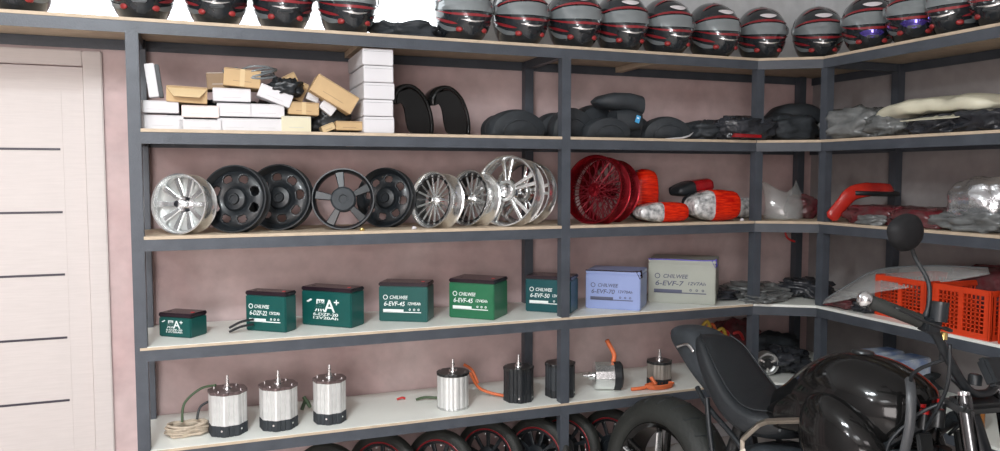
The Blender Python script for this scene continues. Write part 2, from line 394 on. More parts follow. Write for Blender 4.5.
def make_helmet(visor_m, trim_m=None, tw=3):
    t = thing('motorcycle_helmet', '', 'helmet')
    hgrid(-PI, PI, R(-68), R(89.5), 40, 22, 0).build('shell', M_hshell, t, smooth=True)
    hgrid(-PI, PI, R(-69), R(-67), 40, 1, -.012).add([hp(R(a), R(-67), -.006) for a in range(0, 360, 12)], [list(range(30))]).build('lining', M_lining, t)
    vf = lambda az: (R(-12)+R(8)*abs(az/R(80))**2, R(11)-R(7)*abs(az/R(80))**2.5)
    hgrid(R(-80), R(80), 0, 0, 24, 8, .004, vf).build('visor', visor_m, t, smooth=True)
    for s in (-1, 1):
        g = G(); g.lathe([(.0, -.004), (.018, -.004), (.021, .004), (.021, .01)], 18, Matrix.Translation(hp(R(84)*s, R(3), .004)) @ Matrix.Rotation(-s*-PI/2, 4, 'Z'))
        g.build('visor_pivot', M_hgrey, t, smooth=40)
    for path, w, off in (([(-86, 6), (-45, 14), (0, 16), (45, 14), (86, 6)], 5, .0045), ([(-80, -6), (-40, -16), (0, -19), (40, -16), (80, -6)], 4.5, .0045),
                    ([(-95, 5), (-120, 30), (-150, 45)], 12, .003), ([(95, 5), (120, 30), (150, 45)], 12, .003), ([(-60, 34), (-30, 50), (15, 54)], 6, .003), ([(62, 34), (35, 44), (22, 58)], 6, .003),
                    ([(-100, -12), (-60, -26), (-36, -33)], 5, .003), ([(100, -12), (60, -26), (36, -33)], 5, .003)):
        hband(interp(path), w, off).build('red_stripe', M_hred, t, smooth=True)
    g = hband(interp([(-22, 29), (0, 27), (22, 29)], 8), 11, .004); g.build('forehead_logo', M_hwhite, t, smooth=True)
    for path, w in (([(-90, -22), (-62, -38), (-30, -44)], 9), ([(90, -22), (62, -38), (30, -44)], 9), ([(-130, -5), (-110, 20), (-100, 40)], 10), ([(130, -5), (110, 20), (100, 40)], 10), ([(-22, 66), (0, 70), (30, 66)], 8)):
        hband(interp(path), w, .003).build('grey_stripe', M_hgrey, t, smooth=True)
    for s in (-1, 1):
        p = hp(R(34)*s, R(-43), .002)
        g = G().loft([(-.005, 0, .012, -.008, .008, 2.2), (.0, 0, .015, -.011, .011, 2.4), (.006, 0, .010, -.006, .006, 2.2)], 14, Matrix.Translation(p) @ Matrix.Rotation(R(-90+34*s), 4, 'Z'))
        g.build('chin_vent', M_hvent, t, smooth=True)
    p = hp(0, R(-35), .0)
    g = G().box(p, (.05, .012, .014), bev=.004); g.build('centre_vent', M_black, t)
    g = hband(interp([(-28, -26), (0, -30), (24, -26)], 6), tw, .005); g.build('chin_trim', trim_m or M_alu, t, smooth=True)
    return t
helm = make_helmet(M_visor)
helmb = make_helmet(M_visor, M_hblue, 16)
SH = 'helmets in a row on the top shelf'
hl = [
 (20, .13, 0, 'red and black full-face helmet at the far left above the door', 'a'),
 (143, .13, 0, 'full-face helmet above the pale door, just left of the first shelf post', 'a'),
 (217, .13, 0, 'black full-face helmet above the upright white tube carton', 'a'),
 (283, .13, 0, 'black full-face helmet above the heap of brown cartons', 'a'),
 (347, .13, 5, 'full-face helmet beside the folded black helmet bag, left of it', 'a'),
 (463, .13, 0, 'full-face helmet just right of the black helmet bag and bright window', 'a'),
 (520, .13, 0, 'full-face helmet standing above the back post and left of the second front post', 'a'),
 (574, .12, -8, 'full-face helmet with pale chin glint directly above the second front post', 'a'),
 (621, .12, -8, 'full-face helmet first to the right of the second front post', 'a'),
 (666, .11, -4, 'full-face helmet above the flat black cap on the pile of fenders', 'a'),
 (713, .11, -4, 'black full-face helmet beside a wide gap at the third post', 'a'),
 (761, .10, -22, 'full-face helmet overhanging the shelf edge on top of the third front post', 'a'),
 (818, -.01, -30, 'full-face helmet in the shelf corner on top of the fourth post', 'a'),
 (869, 0, -40, 'dark full-face helmet with violet sheen just right of the corner', 'b'),
 (915, 0, -50, 'full-face helmet with bright blue-violet chin sheen on the right-hand shelf', 'b'),
 (959, 0, -75, 'black full-face helmet turned sideways with a red spot at the far right', 'a'),
 (1003, 0, -70, 'dark full-face helmet cut by the right photo edge', 'a')]
used = {}
for i, (px, yy, rot, lab, ty) in enumerate(hl):
    proto = helm if ty == 'a' else helmb
    o = proto if ty not in used else copy_tree(proto); used[ty] = 1
    if i < 13: p = aty(px, 30, yy)
    else: p = atx(px, 30, 3.17)
    o.location = (p.x, p.y, S[1]); o.rotation_euler = (0, 0, R(rot)); tag(o, lab, 'helmet', SH)
    o.scale = ((1.07,)*3 if 4 < i < 9 else (1.04,)*3)

# ------------------------------------------------------------------ soft lumps (bags, folded covers)
def lump(name, m, label, cat, loc, size, rot=0, seed=0, rough=.18, e=2.6, freq=2.2, group=None, n=26, ridge=0, flat=True, tilt=(0, 0)):
    """a crumpled bag of given size standing on its base"""
    sx, sy, sz = size; v = []; nn, mm = n*2, n
    sd = Vector((seed*7.3, seed*3.1, seed*1.7))
    for i in range(mm+1):
        ph = -PI/2+PI*i/mm
        for j in range(nn):
            a = 2*PI*j/nn
            c, q = math.cos(a), math.sin(a); cp, sp = math.cos(ph), math.sin(ph)
            x = math.copysign(abs(c)**(2/e), c)*abs(cp)**(2/e); y = math.copysign(abs(q)**(2/e), q)*abs(cp)**(2/e); z = math.copysign(abs(sp)**(2/e), sp)
            p = Vector((x, y, z)); k = noise.noise(p*freq+sd)*1.0+noise.noise(p*freq*2.7+sd)*.5
            if ridge: k += -abs(noise.noise(Vector((x*ridge, y*ridge*1.5, z*2))+sd))*1.2+.2
            p = p*(1+rough*k)
            if flat and p.z < -.85: p.z = -.85
            v.append(Vector((p.x*sx/2, p.y*sy/2, (p.z+.85)*sz/1.85)))
    f = [[i*nn+j, i*nn+(j+1) % nn, (i+1)*nn+(j+1) % nn, (i+1)*nn+j] for i in range(mm) for j in range(nn)]
    o = G().add(v, f).build(name, m, smooth=True); o.location = loc; o.rotation_euler = (tilt[0], tilt[1], R(rot))
    return tag(o, label, cat, group) if label else o
p = aty(405, 34, .2)
lump('helmet_bag', M_blackm, 'folded black helmet bag on the top shelf before the bright window', 'bag', (p.x, .2, S[1]), (.30, .2, .085), 0, 3, .35, ridge=3)

# ------------------------------------------------------------------ cartons on the second shelf
M_seam = mat('carton_seam', (.52, .51, .52), .6, var=.05)
CG = 'small cartons heaped on the second shelf'
def carton(px0, px1, py0, py1, Y, dep, m, label, rot=0, name='carton', group=CG, snap=None, h=None, flap=False, yaw=0, tape=None, cat='box', wh=None):
    c = aty((px0+px1)/2, (py0+py1)/2, Y)
    dist = (c-CAM).dot(FW); k = dist/F_PX
    ca = abs(math.cos(R(rot))); sa = abs(math.sin(R(rot)))
    W, H = (px1-px0)*k*1.06, (py1-py0)*k
    if wh: W, H = wh[0]*k, wh[1]*k
    if snap is not None: c.z = snap+H/2
    g = G().box((0, dep/2, 0), (W, dep, H), bev=.002)
    o = g.build(name, m); 
    o.location = c; o.rotation_euler = (0, R(rot), R(yaw))
    lf = G().box((0, -.0012, 0), (W*.06+.01, .0012, H*.98)) if tape else None
    if lf: lf.build('tape_strip', tape, o)
    g = G().box((0, -.0006, H*.5-.0035), (W*.94, .0012, .0015)); g.box((0, -.0006, -H*.2), (W*.5, .001, .0015)); g.build('lid_seam', M_cardd if m in (M_card, M_tape) else M_seam, o)
    tag(o, label, cat, group); return o
s2 = S[2]
hB = (129.5-115.5)*3.3/F_PX
carton(144, 181, 115, 129.5, .06, .10, M_paper, 'white carton at shelf level nearest the first post', snap=s2)
carton(181.5, 219, 119, 130, .06, .12, M_paper, 'low white carton at shelf level beneath the pinkish one', snap=s2)
carton(219.5, 251, 118, 131, .07, .12, M_paper, 'white carton at shelf level under the pair of middle cartons, left one', snap=s2)
carton(252, 282, 119, 132, .07, .12, M_paper, 'white carton at shelf level between the cream one and its left neighbour', snap=s2)
carton(283, 310, 116, 132, .06, .12, M_cream, 'cream carton at shelf level under the small taped brown box', snap=s2)
zz = s2+.0615
carton(138.5, 176, 103, 115, .05, .10, M_paper, 'white carton carrying the upright tube carton', snap=s2+.0625)
carton(184, 217, 107, 119, .06, .12, M_paperpink, 'pinkish carton under the open brown carton', snap=s2+.0495)
carton(219, 250, 105, 118, .07, .12, M_paper, 'white carton in the second layer, below the topmost white one', snap=s2+.0575)
carton(252, 283, 105, 118, .07, .12, M_paper, 'white carton in the second layer under the tilted white carton', snap=s2+.0575)
carton(215, 249, 92, 105, .08, .11, M_paper, 'white carton below the big brown taped carton, third layer', snap=s2+.116)
carton(290, 318, 103.5, 116, .06, .12, M_card, 'small taped brown carton lying on the cream one', snap=s2+.0705, tape=M_tape, rot=2)
carton(258, 293, 84, 107, .05, .09, M_paper, 'white carton tipped down to the right in the middle of the heap', rot=21, wh=(33, 13))
o = carton(169, 205, 89, 105, .04, .13, M_card, 'open brown carton with folded flap behind the upright tube', rot=2, snap=s2+.103)
G().add([(-.07, -.004, .02), (.07, -.004, .02), (.045, -.03, -.012), (-.045, -.03, -.012)], [[0, 1, 2, 3]]).build('flap', M_tape, o, solid=.002)
carton(226, 259, 75.5, 93, .06, .16, M_card, 'big brown taped carton on top of the white cartons', rot=4, snap=s2+.172, tape=M_tape)
carton(208, 227, 77, 94, .12, .12, M_cardd, 'dull brown carton wedged beside the big taped one', rot=-3, snap=s2+.165)
carton(270, 298, 73, 91, .14, .10, M_card, 'brown carton peeking out behind the black pouch', rot=-28, wh=(27, 10))
carton(309, 361, 77, 111, .03, .12, M_card, 'large brown carton tipped steeply against the white carton stack', rot=30, wh=(46, 19))
carton(293, 309, 82, 101, .12, .10, M_card, 'narrow brown carton behind the large tipped one', rot=24, wh=(10, 19))
carton(306, 320, 92, 102, .10, .08, M_paper, 'tiny white carton peeping under the large tipped brown one', rot=20, wh=(12, 8))
carton(319, 337, 99, 116, .07, .10, M_paper, 'small white carton tipped left under the large brown one', rot=38, wh=(15, 10))
carton(337, 362, 119, 128, .05, .12, M_card, 'flat brown carton at shelf level beside the white stack', snap=s2+.012)
carton(321, 336, 123, 132, .05, .08, M_tape, 'crushed little brown carton at shelf level among black bags', rot=-22, wh=(13, 7))
# upright tube carton
p = aty(158, 100, .07)
tb = thing('tube_carton', 'upright white carton with one black side leaning on the cartons by the post', 'box', (p.x, .07, s2+.1215), (0, R(-7), 0), CG)
G().box((-.012, 0, .062), (.034, .045, .124), bev=.002).build('front', M_paper, tb); G().box((.013, 0, .058), (.015, .044, .122), bev=.002).build('side', M_black, tb)
# stack of five white boxes
BG = 'five white boxes stacked in a tower'
ytop = [48.5, 65.5, 83, 100, 117, 134]
words = ['top box of the white five-box tower beside the black fenders', 'second box from the top of the white tower', 'middle box of the white five-box tower', 'second box from the bottom of the white tower', 'bottom box of the white five-box tower on the shelf']
xa, xb = aty(363.5, 90, .02).x, aty(394, 90, .02).x
tot = aty(380, 48.5, .02).z-s2
for i in range(5):
    z0 = s2+tot*(4-i)/5
    o = G().box((0, 0, 0), (xb-xa-.004*(i % 2), .34, tot/5-.003), bev=.0025).build('white_box', M_paper); o.location = ((xa+xb)/2+.002*((i*7) % 3-1), .19, z0+tot/10)
    G().box((0, -.1702, tot/10-.012), (xb-xa-.01, .001, .001)).build('lid_edge', M_hgrey, o)
    tag(o, words[i], 'box', BG)
# black pouches amid the cartons
for (px, py, w, h, dd, sd, lab) in ((278, 104, .17, .10, .2, 1, 'crumpled black plastic bag in the middle of the carton heap'), (330, 132, .17, .11, .16, 2, 'black plastic bag lying under the large tipped brown carton'),
        (185, 131, .12, .12, .23, 4, 'black plastic bag behind the white and pinkish cartons'), (286, 92, .13, .07, .1, 5, 'black padded pouch on top of the white tipped carton'), (232, 131, .3, .13, .26, 16, 'black plastic bag deep behind the middle white cartons')):
    p = aty(px, py, dd); z = s2 if py > 100 else p.z-.02
    if sd == 1: z = s2+.03
    lump('plastic_bag', M_black, lab, 'bag', (p.x, dd, z), (w, .12, h), 0, sd, .3, ridge=3, group='black bags among the cartons')
g = G(); rnd = random.Random(4)
c0 = aty(258, 73, .1)
for k in range(4):
    pts = [(c0.x+.065*math.cos(a)+rnd.uniform(-.006, .006), c0.y+.04*math.sin(a), c0.z-.008+.018*math.sin(a+k)+k*.004) for a in [2*PI*i/16 for i in range(16)]]
    g.tube(pts, .0045, 6, closed=True)
g.tube([(c0.x-.13, .1, c0.z), (c0.x-.08, .09, c0.z+.01), (c0.x-.03, .1, c0.z-.01)], .008, 8)
tag(g.build('cable_coil', M_hgrey, smooth=True), 'coiled grey cable on top of the heaped cartons', 'cable')

# ------------------------------------------------------------------ fenders
def fender_mesh(rad, width, a0, a1, depth=.05, n=26, flare=1.0):
    g = G(); v = []; prof = [(-1, -1), (-.95, -.35), (-.7, -.08), (0, 0), (.7, -.08), (.95, -.35), (1, -1)]; k = len(prof)
    for i in range(n+1):
        t = i/n; a = R(a0+(a1-a0)*t); w = width/2*(.55+.45*math.sin(PI*min(1, t*1.25+.12))**.7)*flare
        for (y, r) in prof: rr = rad+depth*r; v.append((rr*math.cos(a), y*w, rr*math.sin(a)))
    f = [[i*k+j, i*k+j+1, (i+1)*k+j+1, (i+1)*k+j] for i in range(n) for j in range(k-1)]
    return g.add(v, f)
def fender(px, py, Y, rad, width, a0, a1, m, label, rotz=0, rotx=0, roty=0, depth=.05, z=None, grp='loose fenders on the second shelf', rs=0):
    p = aty(px, py, Y)
    o = fender_mesh(rad, width, a0, a1, depth).build('mudguard', m, smooth=True, solid=.004); o.location = (p.x, Y, p.z if z is None else z); o.rotation_euler = (rotx, roty, R(rotz)); return tag(o, label, 'mudguard', grp)
# two glossy arches standing on end
for (px, lab) in ((449, 'glossy black arched mudguard standing on end, the one right of its twin'), (412, 'glossy black arched mudguard half hidden by the white box tower')):
    p = aty(px-8, 118, .14)
    t = thing('mudguard', lab, 'mudguard', (p.x, .14, s2), (0, 0, R(6)), 'twin glossy mudguards')
    g = G(); v = []; n = 24; prof = [(-1, -.5), (-.9, -.1), (-.5, .0), (0, .02), (.5, 0), (.9, -.1), (1, -.5)]; K = len(prof)
    path = interp([(-.065, .125), (-.062, .165), (-.03, .205), (.02, .21), (.07, .17), (.098, .11), (.108, .05), (.105, .002)], n)
    for i, q in enumerate(path):
        a = path[max(i-1, 0)]; b = path[min(i+1, n)]; d = Vector((b[0]-a[0], b[1]-a[1])).normalized(); nr = Vector((-d.y, d.x))
        w = .055+.03*(i/n)
        for (y, r) in prof: v.append((q[0]-.0+nr.x*r*.03, y*w, q[1]+nr.y*r*.03))
    f = [[i*K+j, i*K+j+1, (i+1)*K+j+1, (i+1)*K+j] for i in range(n) for j in range(K-1)]
    g.add(v, f); g.build('shell', M_gloss, t, smooth=True, solid=.005)
    # side cheek, the broad glossy flank that fills the lower half
    fl = interp([(-.05, .175), (.005, .192), (.055, .16), (.084, .10), (.096, .05), (.092, .004), (.01, .004), (-.012, .04), (-.022, .10), (-.036, .13), (-.058, .125)], 30)
    fl = [(x, z) for x, z in fl]
    gg = G(); kk = len(fl); gg.add([(x, -.062, z) for x, z in fl]+[(x*.96, -.072, z*.97+.003) for x, z in fl], [[i, (i+1) % kk, kk+(i+1) % kk, kk+i] for i in range(kk)]+[[kk+i for i in range(kk)]])
    gg.build('flank', M_gloss, t, smooth=35)
def cheek(px, rx, rz, yy, lab, wd=.12, rot=8, lean=0, m=M_blackm):
    """mudguard lying arch-up: curved shell with full side cheeks"""
    p = aty(px, 134, yy); rz *= 1.12; t = thing('mudguard', lab, 'mudguard', (p.x, yy, s2+.001), (R(lean), 0, R(rot)), 'loose fenders on the second shelf')
    g = G(); n = 28; v = []; prof = [(-1, .03), (-1.02, .4), (-1, .80), (-.88, .95), (-.5, 1.0), (0, 1.015), (.5, 1.0), (.88, .95), (1, .80), (1, .45)]; K = len(prof)
    for i in range(n+1):
        a = PI*i/n; w = wd/2*(.6+.4*math.sin(a)**.6)
        for (y, r) in prof: rr = r; v.append((rx*rr*math.cos(a)*(1+.08*math.sin(3*a)), y*w, rz*rr*math.sin(a)**.85))
    g.add(v, [[i*K+j, i*K+j+1, (i+1)*K+j+1, (i+1)*K+j] for i in range(n) for j in range(K-1)]).build('shell', m, t, smooth=50, solid=.003)
    G().tube([(rx*.62*math.cos(a)*(1+.08*math.sin(3*a)), -wd*.5*(.6+.4*math.sin(a)**.6)-.002, rz*.62*math.sin(a)**.85) for a in [PI*(.04+.92*i/20) for i in range(21)]], .004, 6).build('reinforcing_rib', m, t, smooth=True)
cheek(515, .135, .108, .14, 'matt grey-black mudguard arch lying just left of the second front post')
cheek(497, .075, .095, .28, 'small dark mudguard tucked behind the matt arch left of the post', .08, 15)
cheek(553, .10, .112, .30, 'dark mudguard deep behind the second front post', .12, 4)
cheek(570, .10, .125, .18, 'dark mudguard partly hidden by the second front post', .13, -4)
cheek(592, .125, .145, .24, 'tallest dark mudguard in the nested pile right of the second post', .12, 6)
cheek(606, .115, .085, .09, 'low curved mudguard at the shelf edge in the nested pile', .09, 2)
cheek(625, .12, .115, .20, 'dark mudguard under the blue-labelled cowl', .12, -5)
cheek(664, .12, .098, .14, 'smooth dark mudguard arch right of the blue label', .13, -8)
# black cap on the pile
p = aty(618, 104, .12)
cp = thing('seat_cowl', 'flat black seat cowl perched on the nested mudguards', 'cowl', (p.x, .12, p.z-.02), (0, 0, 0))
G().loft([(-.13, 0, .03, .02, .035, 2.4), (-.10, 0, .07, .0, .055, 2.6), (-.04, 0, .09, -.01, .07, 2.8), (.04, 0, .09, -.012, .07, 2.8), (.10, 0, .08, -.035, .06, 3), (.115, 0, .05, -.03, .045, 3)], 22).build('shell', M_blackm, cp, smooth=45)
G().loft([(-.03, 0, .05, -.10, -.01, 3), (.03, 0, .07, -.11, .0, 3), (.10, 0, .06, -.10, -.01, 3)], 18).build('bracket', M_blackm, cp, smooth=45)
o = G().box((.062, -.078, -.055), (.022, .003, .034), (0, R(18), 0)).build('blue_label', M_stick, cp); o['label'] = 'bright blue label'
G().box((.062, -.0800, -.05), (.011, .001, .006), (0, R(18), 0)).build('label_mark', M_print, o)
# pale blade
p = aty(682, 136, .05)
o = G().loft([(-.09, 0, .012, 0, .004, 2), (0, 0, .02, .002, .012, 2), (.04, 0, .012, .014, .022, 2), (.062, 0, .004, .032, .036, 2)], 12).build('trim_blade', M_paper, smooth=True); o.location = (p.x, .05, s2); tag(o, 'thin pale curved trim piece at the shelf edge beside dark mudguards', 'trim')
# glossy black bagged part
p = aty(735, 138, .1)
t = lump('bagged_cover', M_darkwrap, 'shiny black wrapped fairing parts with white glints before the third post', 'bag', (p.x+.02, .07, s2), (.34, .22, .12), 0, 11, .22, freq=3, ridge=2)
G().add([(-.14, -.10, .012), (.02, -.118, .010), (.02, -.118, .024), (-.13, -.104, .03)], [[0, 1, 2, 3]]).build('red_edge', M_redlensd, t, solid=.004)
lump('folded_cover', M_blackm, 'dark folded cover left of the shiny wrapped fairing parts', 'cover', (aty(702, 138, .14).x, .14, s2), (.20, .2, .095), 0, 12, .25)
# corner: black seat/hood arch and bags
p = aty(787, 120, .25)
fender(792, 139, .22, .21, .26, 10, 172, M_blackm, 'big dark arched rear mudguard in the shelf corner behind the bags', 0, z=s2+.0, depth=.09)
lump('plastic_bag', M_blackm, 'dull black stuffed bag in the corner between the third and fourth posts', 'bag', (aty(783, 139, .12).x, .1, s2), (.34, .24, .14), 0, 13, .22, group='bags on the second shelf')
lump('plastic_bag', M_greywrap, 'clear wrapped dark grey bag with crinkled glints just right of the fourth post', 'bag', (3.2, atx(862, 130, 3.2).y, s2), (.30, .33, .155), 20, 14, .24, group='bags on the second shelf', ridge=2)
t = lump('plastic_bag', M_greywrap, 'limp grey clear bag under the left end of the cream bag', 'bag', (3.2, atx(895, 130, 3.2).y, s2), (.26, .22, .12), 0, 15, .3, group='bags on the second shelf', ridge=3)
lump('plastic_bag', M_darkwrap, 'flat glossy dark bag under the cream bag', 'bag', (3.18, atx(945, 130, 3.15).y, s2), (.28, .30, .085), 0, 17, .28, group='bags on the second shelf', ridge=3)
lump('plastic_bag', M_darkwrap, 'glossy dark bag at the right photo edge below the cream bag', 'bag', (3.18, atx(995, 125, 3.15).y, s2), (.28, .34, .095), 0, 18, .28, group='bags on the second shelf', ridge=3)
yb = atx(945, 110, 3.2).y
t = thing('cream_bag', 'long cream-white plastic bag resting on dark bags at the right', 'bag', (3.2, yb-.02, s2+.110), (0, R(0), R(0)))
v = []; n1, n2 = 40, 24
for i in range(n1+1):
    u = -1+2*i/n1
    for j in range(n2):
        a = 2*PI*j/n2
        w = .15*(1-.25*abs(u)**5)+.01*noise.noise(Vector((u*3, 1, a))); h = .037*(1-abs(u)**12*.8)+.008*noise.noise(Vector((u*4, 5, a*1.4)))
        v.append((w*math.cos(a)+.02*noise.noise(Vector((u*2, 0, 0))), -u*.285, h*math.copysign(abs(math.sin(a))**.5, math.sin(a))+.012*noise.noise(Vector((u*2.5, 9, math.cos(a)*1.5)))+.012*(1-u*u)-.025*(u < -.7)*abs(u+.7)/.3))
f = [[i*n2+j, i*n2+(j+1) % n2, (i+1)*n2+(j+1) % n2, (i+1)*n2+j] for i in range(n1) for j in range(n2)]+[list(range(n2)), [n1*n2+j for j in range(n2)]]
G().add(v, f).build('bag_body', M_creamwrap, t, smooth=True)
G().add([(-.10, .02, -.045), (-.165, .10, -.05), (-.17, -.16, -.052), (-.12, -.2, -.04), (-.1, -.1, -.03)], [[0, 1, 2, 3, 4]]).build('loose_flap', M_creamwrap, t, solid=.003)

# ------------------------------------------------------------------ wheels
def rim_g(Rr, W, lipd=.012, t=.004):
    g = G(); r = Rr
    prof = [(r, 0), (r+.001, .004), (r-lipd*.5, .008), (r-lipd*1.1, W*.28), (r-lipd*1.6, W*.5), (r-lipd*1.1, W*.72), (r-lipd*.5, W-.008), (r+.001, W-.004), (r, W),
            (r-.005, W), (r-lipd*.5-t-.003, W-.010), (r-lipd*1.1-t, W*.72), (r-lipd*1.6-t, W*.5), (r-lipd*1.1-t, W*.28), (r-lipd*.5-t-.003, .010), (r-.005, 0)]
    return g.lathe(prof, 56, closed=True)
def spoke_g(r0, r1, w0, w1, y0, y1, th, ang, M=None):
    g = G(); a = ang; 
    def P(r, w, y): return (r*math.cos(a)-w*math.sin(a), y, r*math.sin(a)+w*math.cos(a))
    v = [P(r0, -w0, y0), P(r0, w0, y0), P(r0, w0, y0+th), P(r0, -w0, y0+th), P(r1, -w1, y1), P(r1, w1, y1), P(r1, w1, y1+th), P(r1, -w1, y1+th)]
    return g.add(v, [[0, 1, 2, 3], [4, 7, 6, 5], [0, 4, 5, 1], [1, 5, 6, 2], [2, 6, 7, 3], [3, 7, 4, 0]])
def wheel(kind, name='wheel_rim'):
    t = thing(name, '', 'wheel')
    c = Matrix.Identity(4)
    if kind == 'deep':
        Rr, W = .116, .08; rim_g(Rr, W, .008).build('rim', M_alu, t, smooth=35)
        G().lathe([(0, -.01), (.012, -.01), (.014, .0), (.016, .05), (.034, .052), (.036, .062)], 28).build('hub', M_chrome, t, smooth=35)
        G().lathe([(.036, .055), (.104, .05), (.104, .056), (.036, .062)], 40, closed=True).build('web', M_alud, t, smooth=35)
        for k in range(10): spoke_g(.03, .106, .008, .012, .045, .03, .012, 2*PI*k/10).build('spoke', M_alu, t, bevel=.002)
    elif kind == 'holes':
        Rr, W = .130, .048; rim_g(Rr, W, .012).build('rim', M_wblack, t, smooth=35)
        g = G(); NA, NR = 160, 14; r0, r1 = .045, .112; v = []
        for i in range(NR+1):
            rr = r0+(r1-r0)*i/NR
            for j in range(NA): a = 2*PI*j/NA; v.append((rr*math.cos(a), .018+.01*(i/NR-.5)**2*4, rr*math.sin(a)))
        f = []
        for i in range(NR):
            for j in range(NA):
                rm = r0+(r1-r0)*(i+.5)/NR; am = 2*PI*(j+.5)/NA; ds = ((am/(2*PI/8)) % 1-.5)*(2*PI/8)*rm
                if abs(ds/.0185)**2.6+abs((rm-.082)/.0145)**2.6 < 1: continue
                f.append([i*NA+j, i*NA+(j+1) % NA, (i+1)*NA+(j+1) % NA, (i+1)*NA+j])
        g.add(v, f).build('disc', M_wblack, t, smooth=True, solid=.008)
        G().lathe([(0, .005), (.013, .005), (.014, .0), (.020, .0), (.022, .009), (.040, .012), (.047, .02), (.05, .04), (0, .04)], 32).build('hub', M_wblack, t, smooth=35)
    elif kind == 'five':
        Rr, W = .128, .06; rim_g(Rr, W, .008).build('rim', M_wblack, t, smooth=35)
        G().lathe([(0, .006), (.016, .006), (.018, .002), (.045, .004), (.052, .012), (.052, .045), (0, .045)], 36).build('hub', M_blackm, t, smooth=35)
        for k in range(5): spoke_g(.045, .119, .012, .019, .014, .018, .02, 2*PI*k/5+PI/2+.14).build('spoke', M_wblack, t, bevel=.003)
    elif kind == 'multi':
        Rr, W = .122, .085; rim_g(Rr, W, .010).build('rim', M_alu, t, smooth=35)
        o = G().lathe([(Rr-.0215, .014), (Rr-.024, .014), (Rr-.025, W-.012), (Rr-.0225, W-.012)], 56, closed=True).build('dark_barrel', M_dkmetal, t, smooth=35)
        G().lathe([(0, .0), (.010, .0), (.014, .004), (.016, .022), (.026, .03), (.03, .06), (0, .06)], 28).build('hub', M_chrome, t, smooth=35)
        for k in range(18): spoke_g(.014, .108, .0032, .0042, .022 if k % 2 else .03, .018, .007, 2*PI*k/18).build('spoke', M_alu if k % 2 else M_alud, t, bevel=.001)
    elif kind == 'twin':
        Rr, W = .152, .075; rim_g(Rr, W, .009).build('rim', M_alu, t, smooth=35)
        G().lathe([(0, .01), (.010, .01), (.012, -.004), (.026, -.004), (.028, .004), (.033, .006), (.036, .014), (.04, .05), (0, .05)], 36).build('hub', M_chrome, t, smooth=35)
        G().lathe([(.033, .004), (.044, .004), (.046, .014), (.033, .014)], 36, closed=True).build('hub_ring', M_alud, t, smooth=35)
        for k in range(5):
            for s in (-1, 1):
                spoke_g(.036, .143, .006, .0085, .012, .02, .014, 2*PI*k/5+PI/2+.1+s*.15).build('spoke', M_alu, t, bevel=.002)
    elif kind == 'wire':
        Rr, W = .155, .075; rim_g(Rr, W, .010).build('rim', M_wred, t, smooth=35)
        G().lathe([(0, .0), (.010, .0), (.014, .01), (.03, .012), (.032, .016), (.022, .02), (.022, .055), (.032, .058), (.03, .062), (0, .062)], 28).build('hub', M_wred, t, smooth=35)
        g = G()
        for k in range(60):
            a = 2*PI*k/60; s = (1 if k % 2 else -1)*(.5 if (k//2) % 2 else -.5); y0 = .014 if k % 2 else .06
            g.tube([(.029*math.cos(a+s), y0, .029*math.sin(a+s)), (.141*math.cos(a), .0375, .141*math.sin(a))], .0021, 5)
        g.build('wire_spokes', M_wreddark, t); Rr = .155
    t['r'] = 0; del t['r']
    return t, Rr
W3 = 'bare wheel rims leaning in a row on the third shelf'
protos = {}
def put_wheel(kind, px, Y, turn, label, sc=1, lean=8, spin=0, z=None, yc=None):
    if kind not in protos: t, r = wheel(kind); protos[kind] = (t, r); o = t
    else: t, r = protos[kind]; o = copy_tree(t)
    p = aty(px, 200, Y); v = p-CAM; az = math.atan2(v.x, v.y)
    o.scale = (sc,)*3
    rr = r*sc; ln = R(lean)
    o.rotation_euler = (Matrix.Rotation(-az-R(turn), 3, 'Z') @ Matrix.Rotation(-ln, 3, 'X') @ Matrix.Rotation(R(spin), 3, 'Y')).to_euler()
    o.location = (p.x, Y, (S[3] if z is None else z)+rr*math.cos(ln)+.0015)
    return tag(o, label, 'wheel', W3)
put_wheel('deep', 178, .06, 34, 'small deep chrome wheel rim with long hub, first from the left post', 1.0, 4)
put_wheel('holes', 233, .09, 24, 'large black disc rim with eight round holes, left one of the overlapping pair', 1.03)
put_wheel('holes', 278, .17, 20, 'black eight-hole disc rim half behind its twin, right one of the pair', 1.05, spin=14)
put_wheel('five', 343, .10, 4, 'black five-spoke wheel rim with broad hub in the middle of the row', 1.0)
put_wheel('holes', 384, .19, 24, 'black holed disc rim partly behind the five-spoke rim', 1.0, spin=30)
put_wheel('multi', 430, .08, 44, 'chrome rim with many thin spokes, beside the last black rim', 1.0)
put_wheel('multi', 467, .14, 44, 'chrome many-spoke rim behind its twin and beside the largest chrome rim', 1.03, spin=9)
put_wheel('twin', 505, .07, 32, 'largest chrome rim with paired spokes and round hub in front', 1.04)
put_wheel('twin', 521, .16, 32, 'chrome paired-spoke rim hidden behind the largest one, by the second post', .98, spin=16)
put_wheel('wire', 592, .07, 36, 'red wire-spoked rim directly right of the second post, in front', 1.04)
put_wheel('wire', 604, .17, 38, 'second red wire-spoked rim mostly hidden behind the front red one', 1.0, spin=5)
for (px, py, m, lab) in ((414, 222, M_paper, 'small white tag lying by the chrome rims'), (362, 230, M_gold, 'small brass fitting on the shelf under the five-spoke rim'), (742, 229, M_paper, 'small white scrap at the shelf edge under the red and clear lamp')):
    p = aty(px, 226, .01); o = G().loft([(-.009, 0, .006, 0, .006, 2), (-.004, 0, .009, 0, .014, 2.4), (.005, 0, .009, 0, .014, 2.4), (.011, 0, .005, 0, .007, 2)], 10).build('small_fitting', m, smooth=True); o.location = (p.x, .012, S[3]); tag(o, lab, 'fitting')

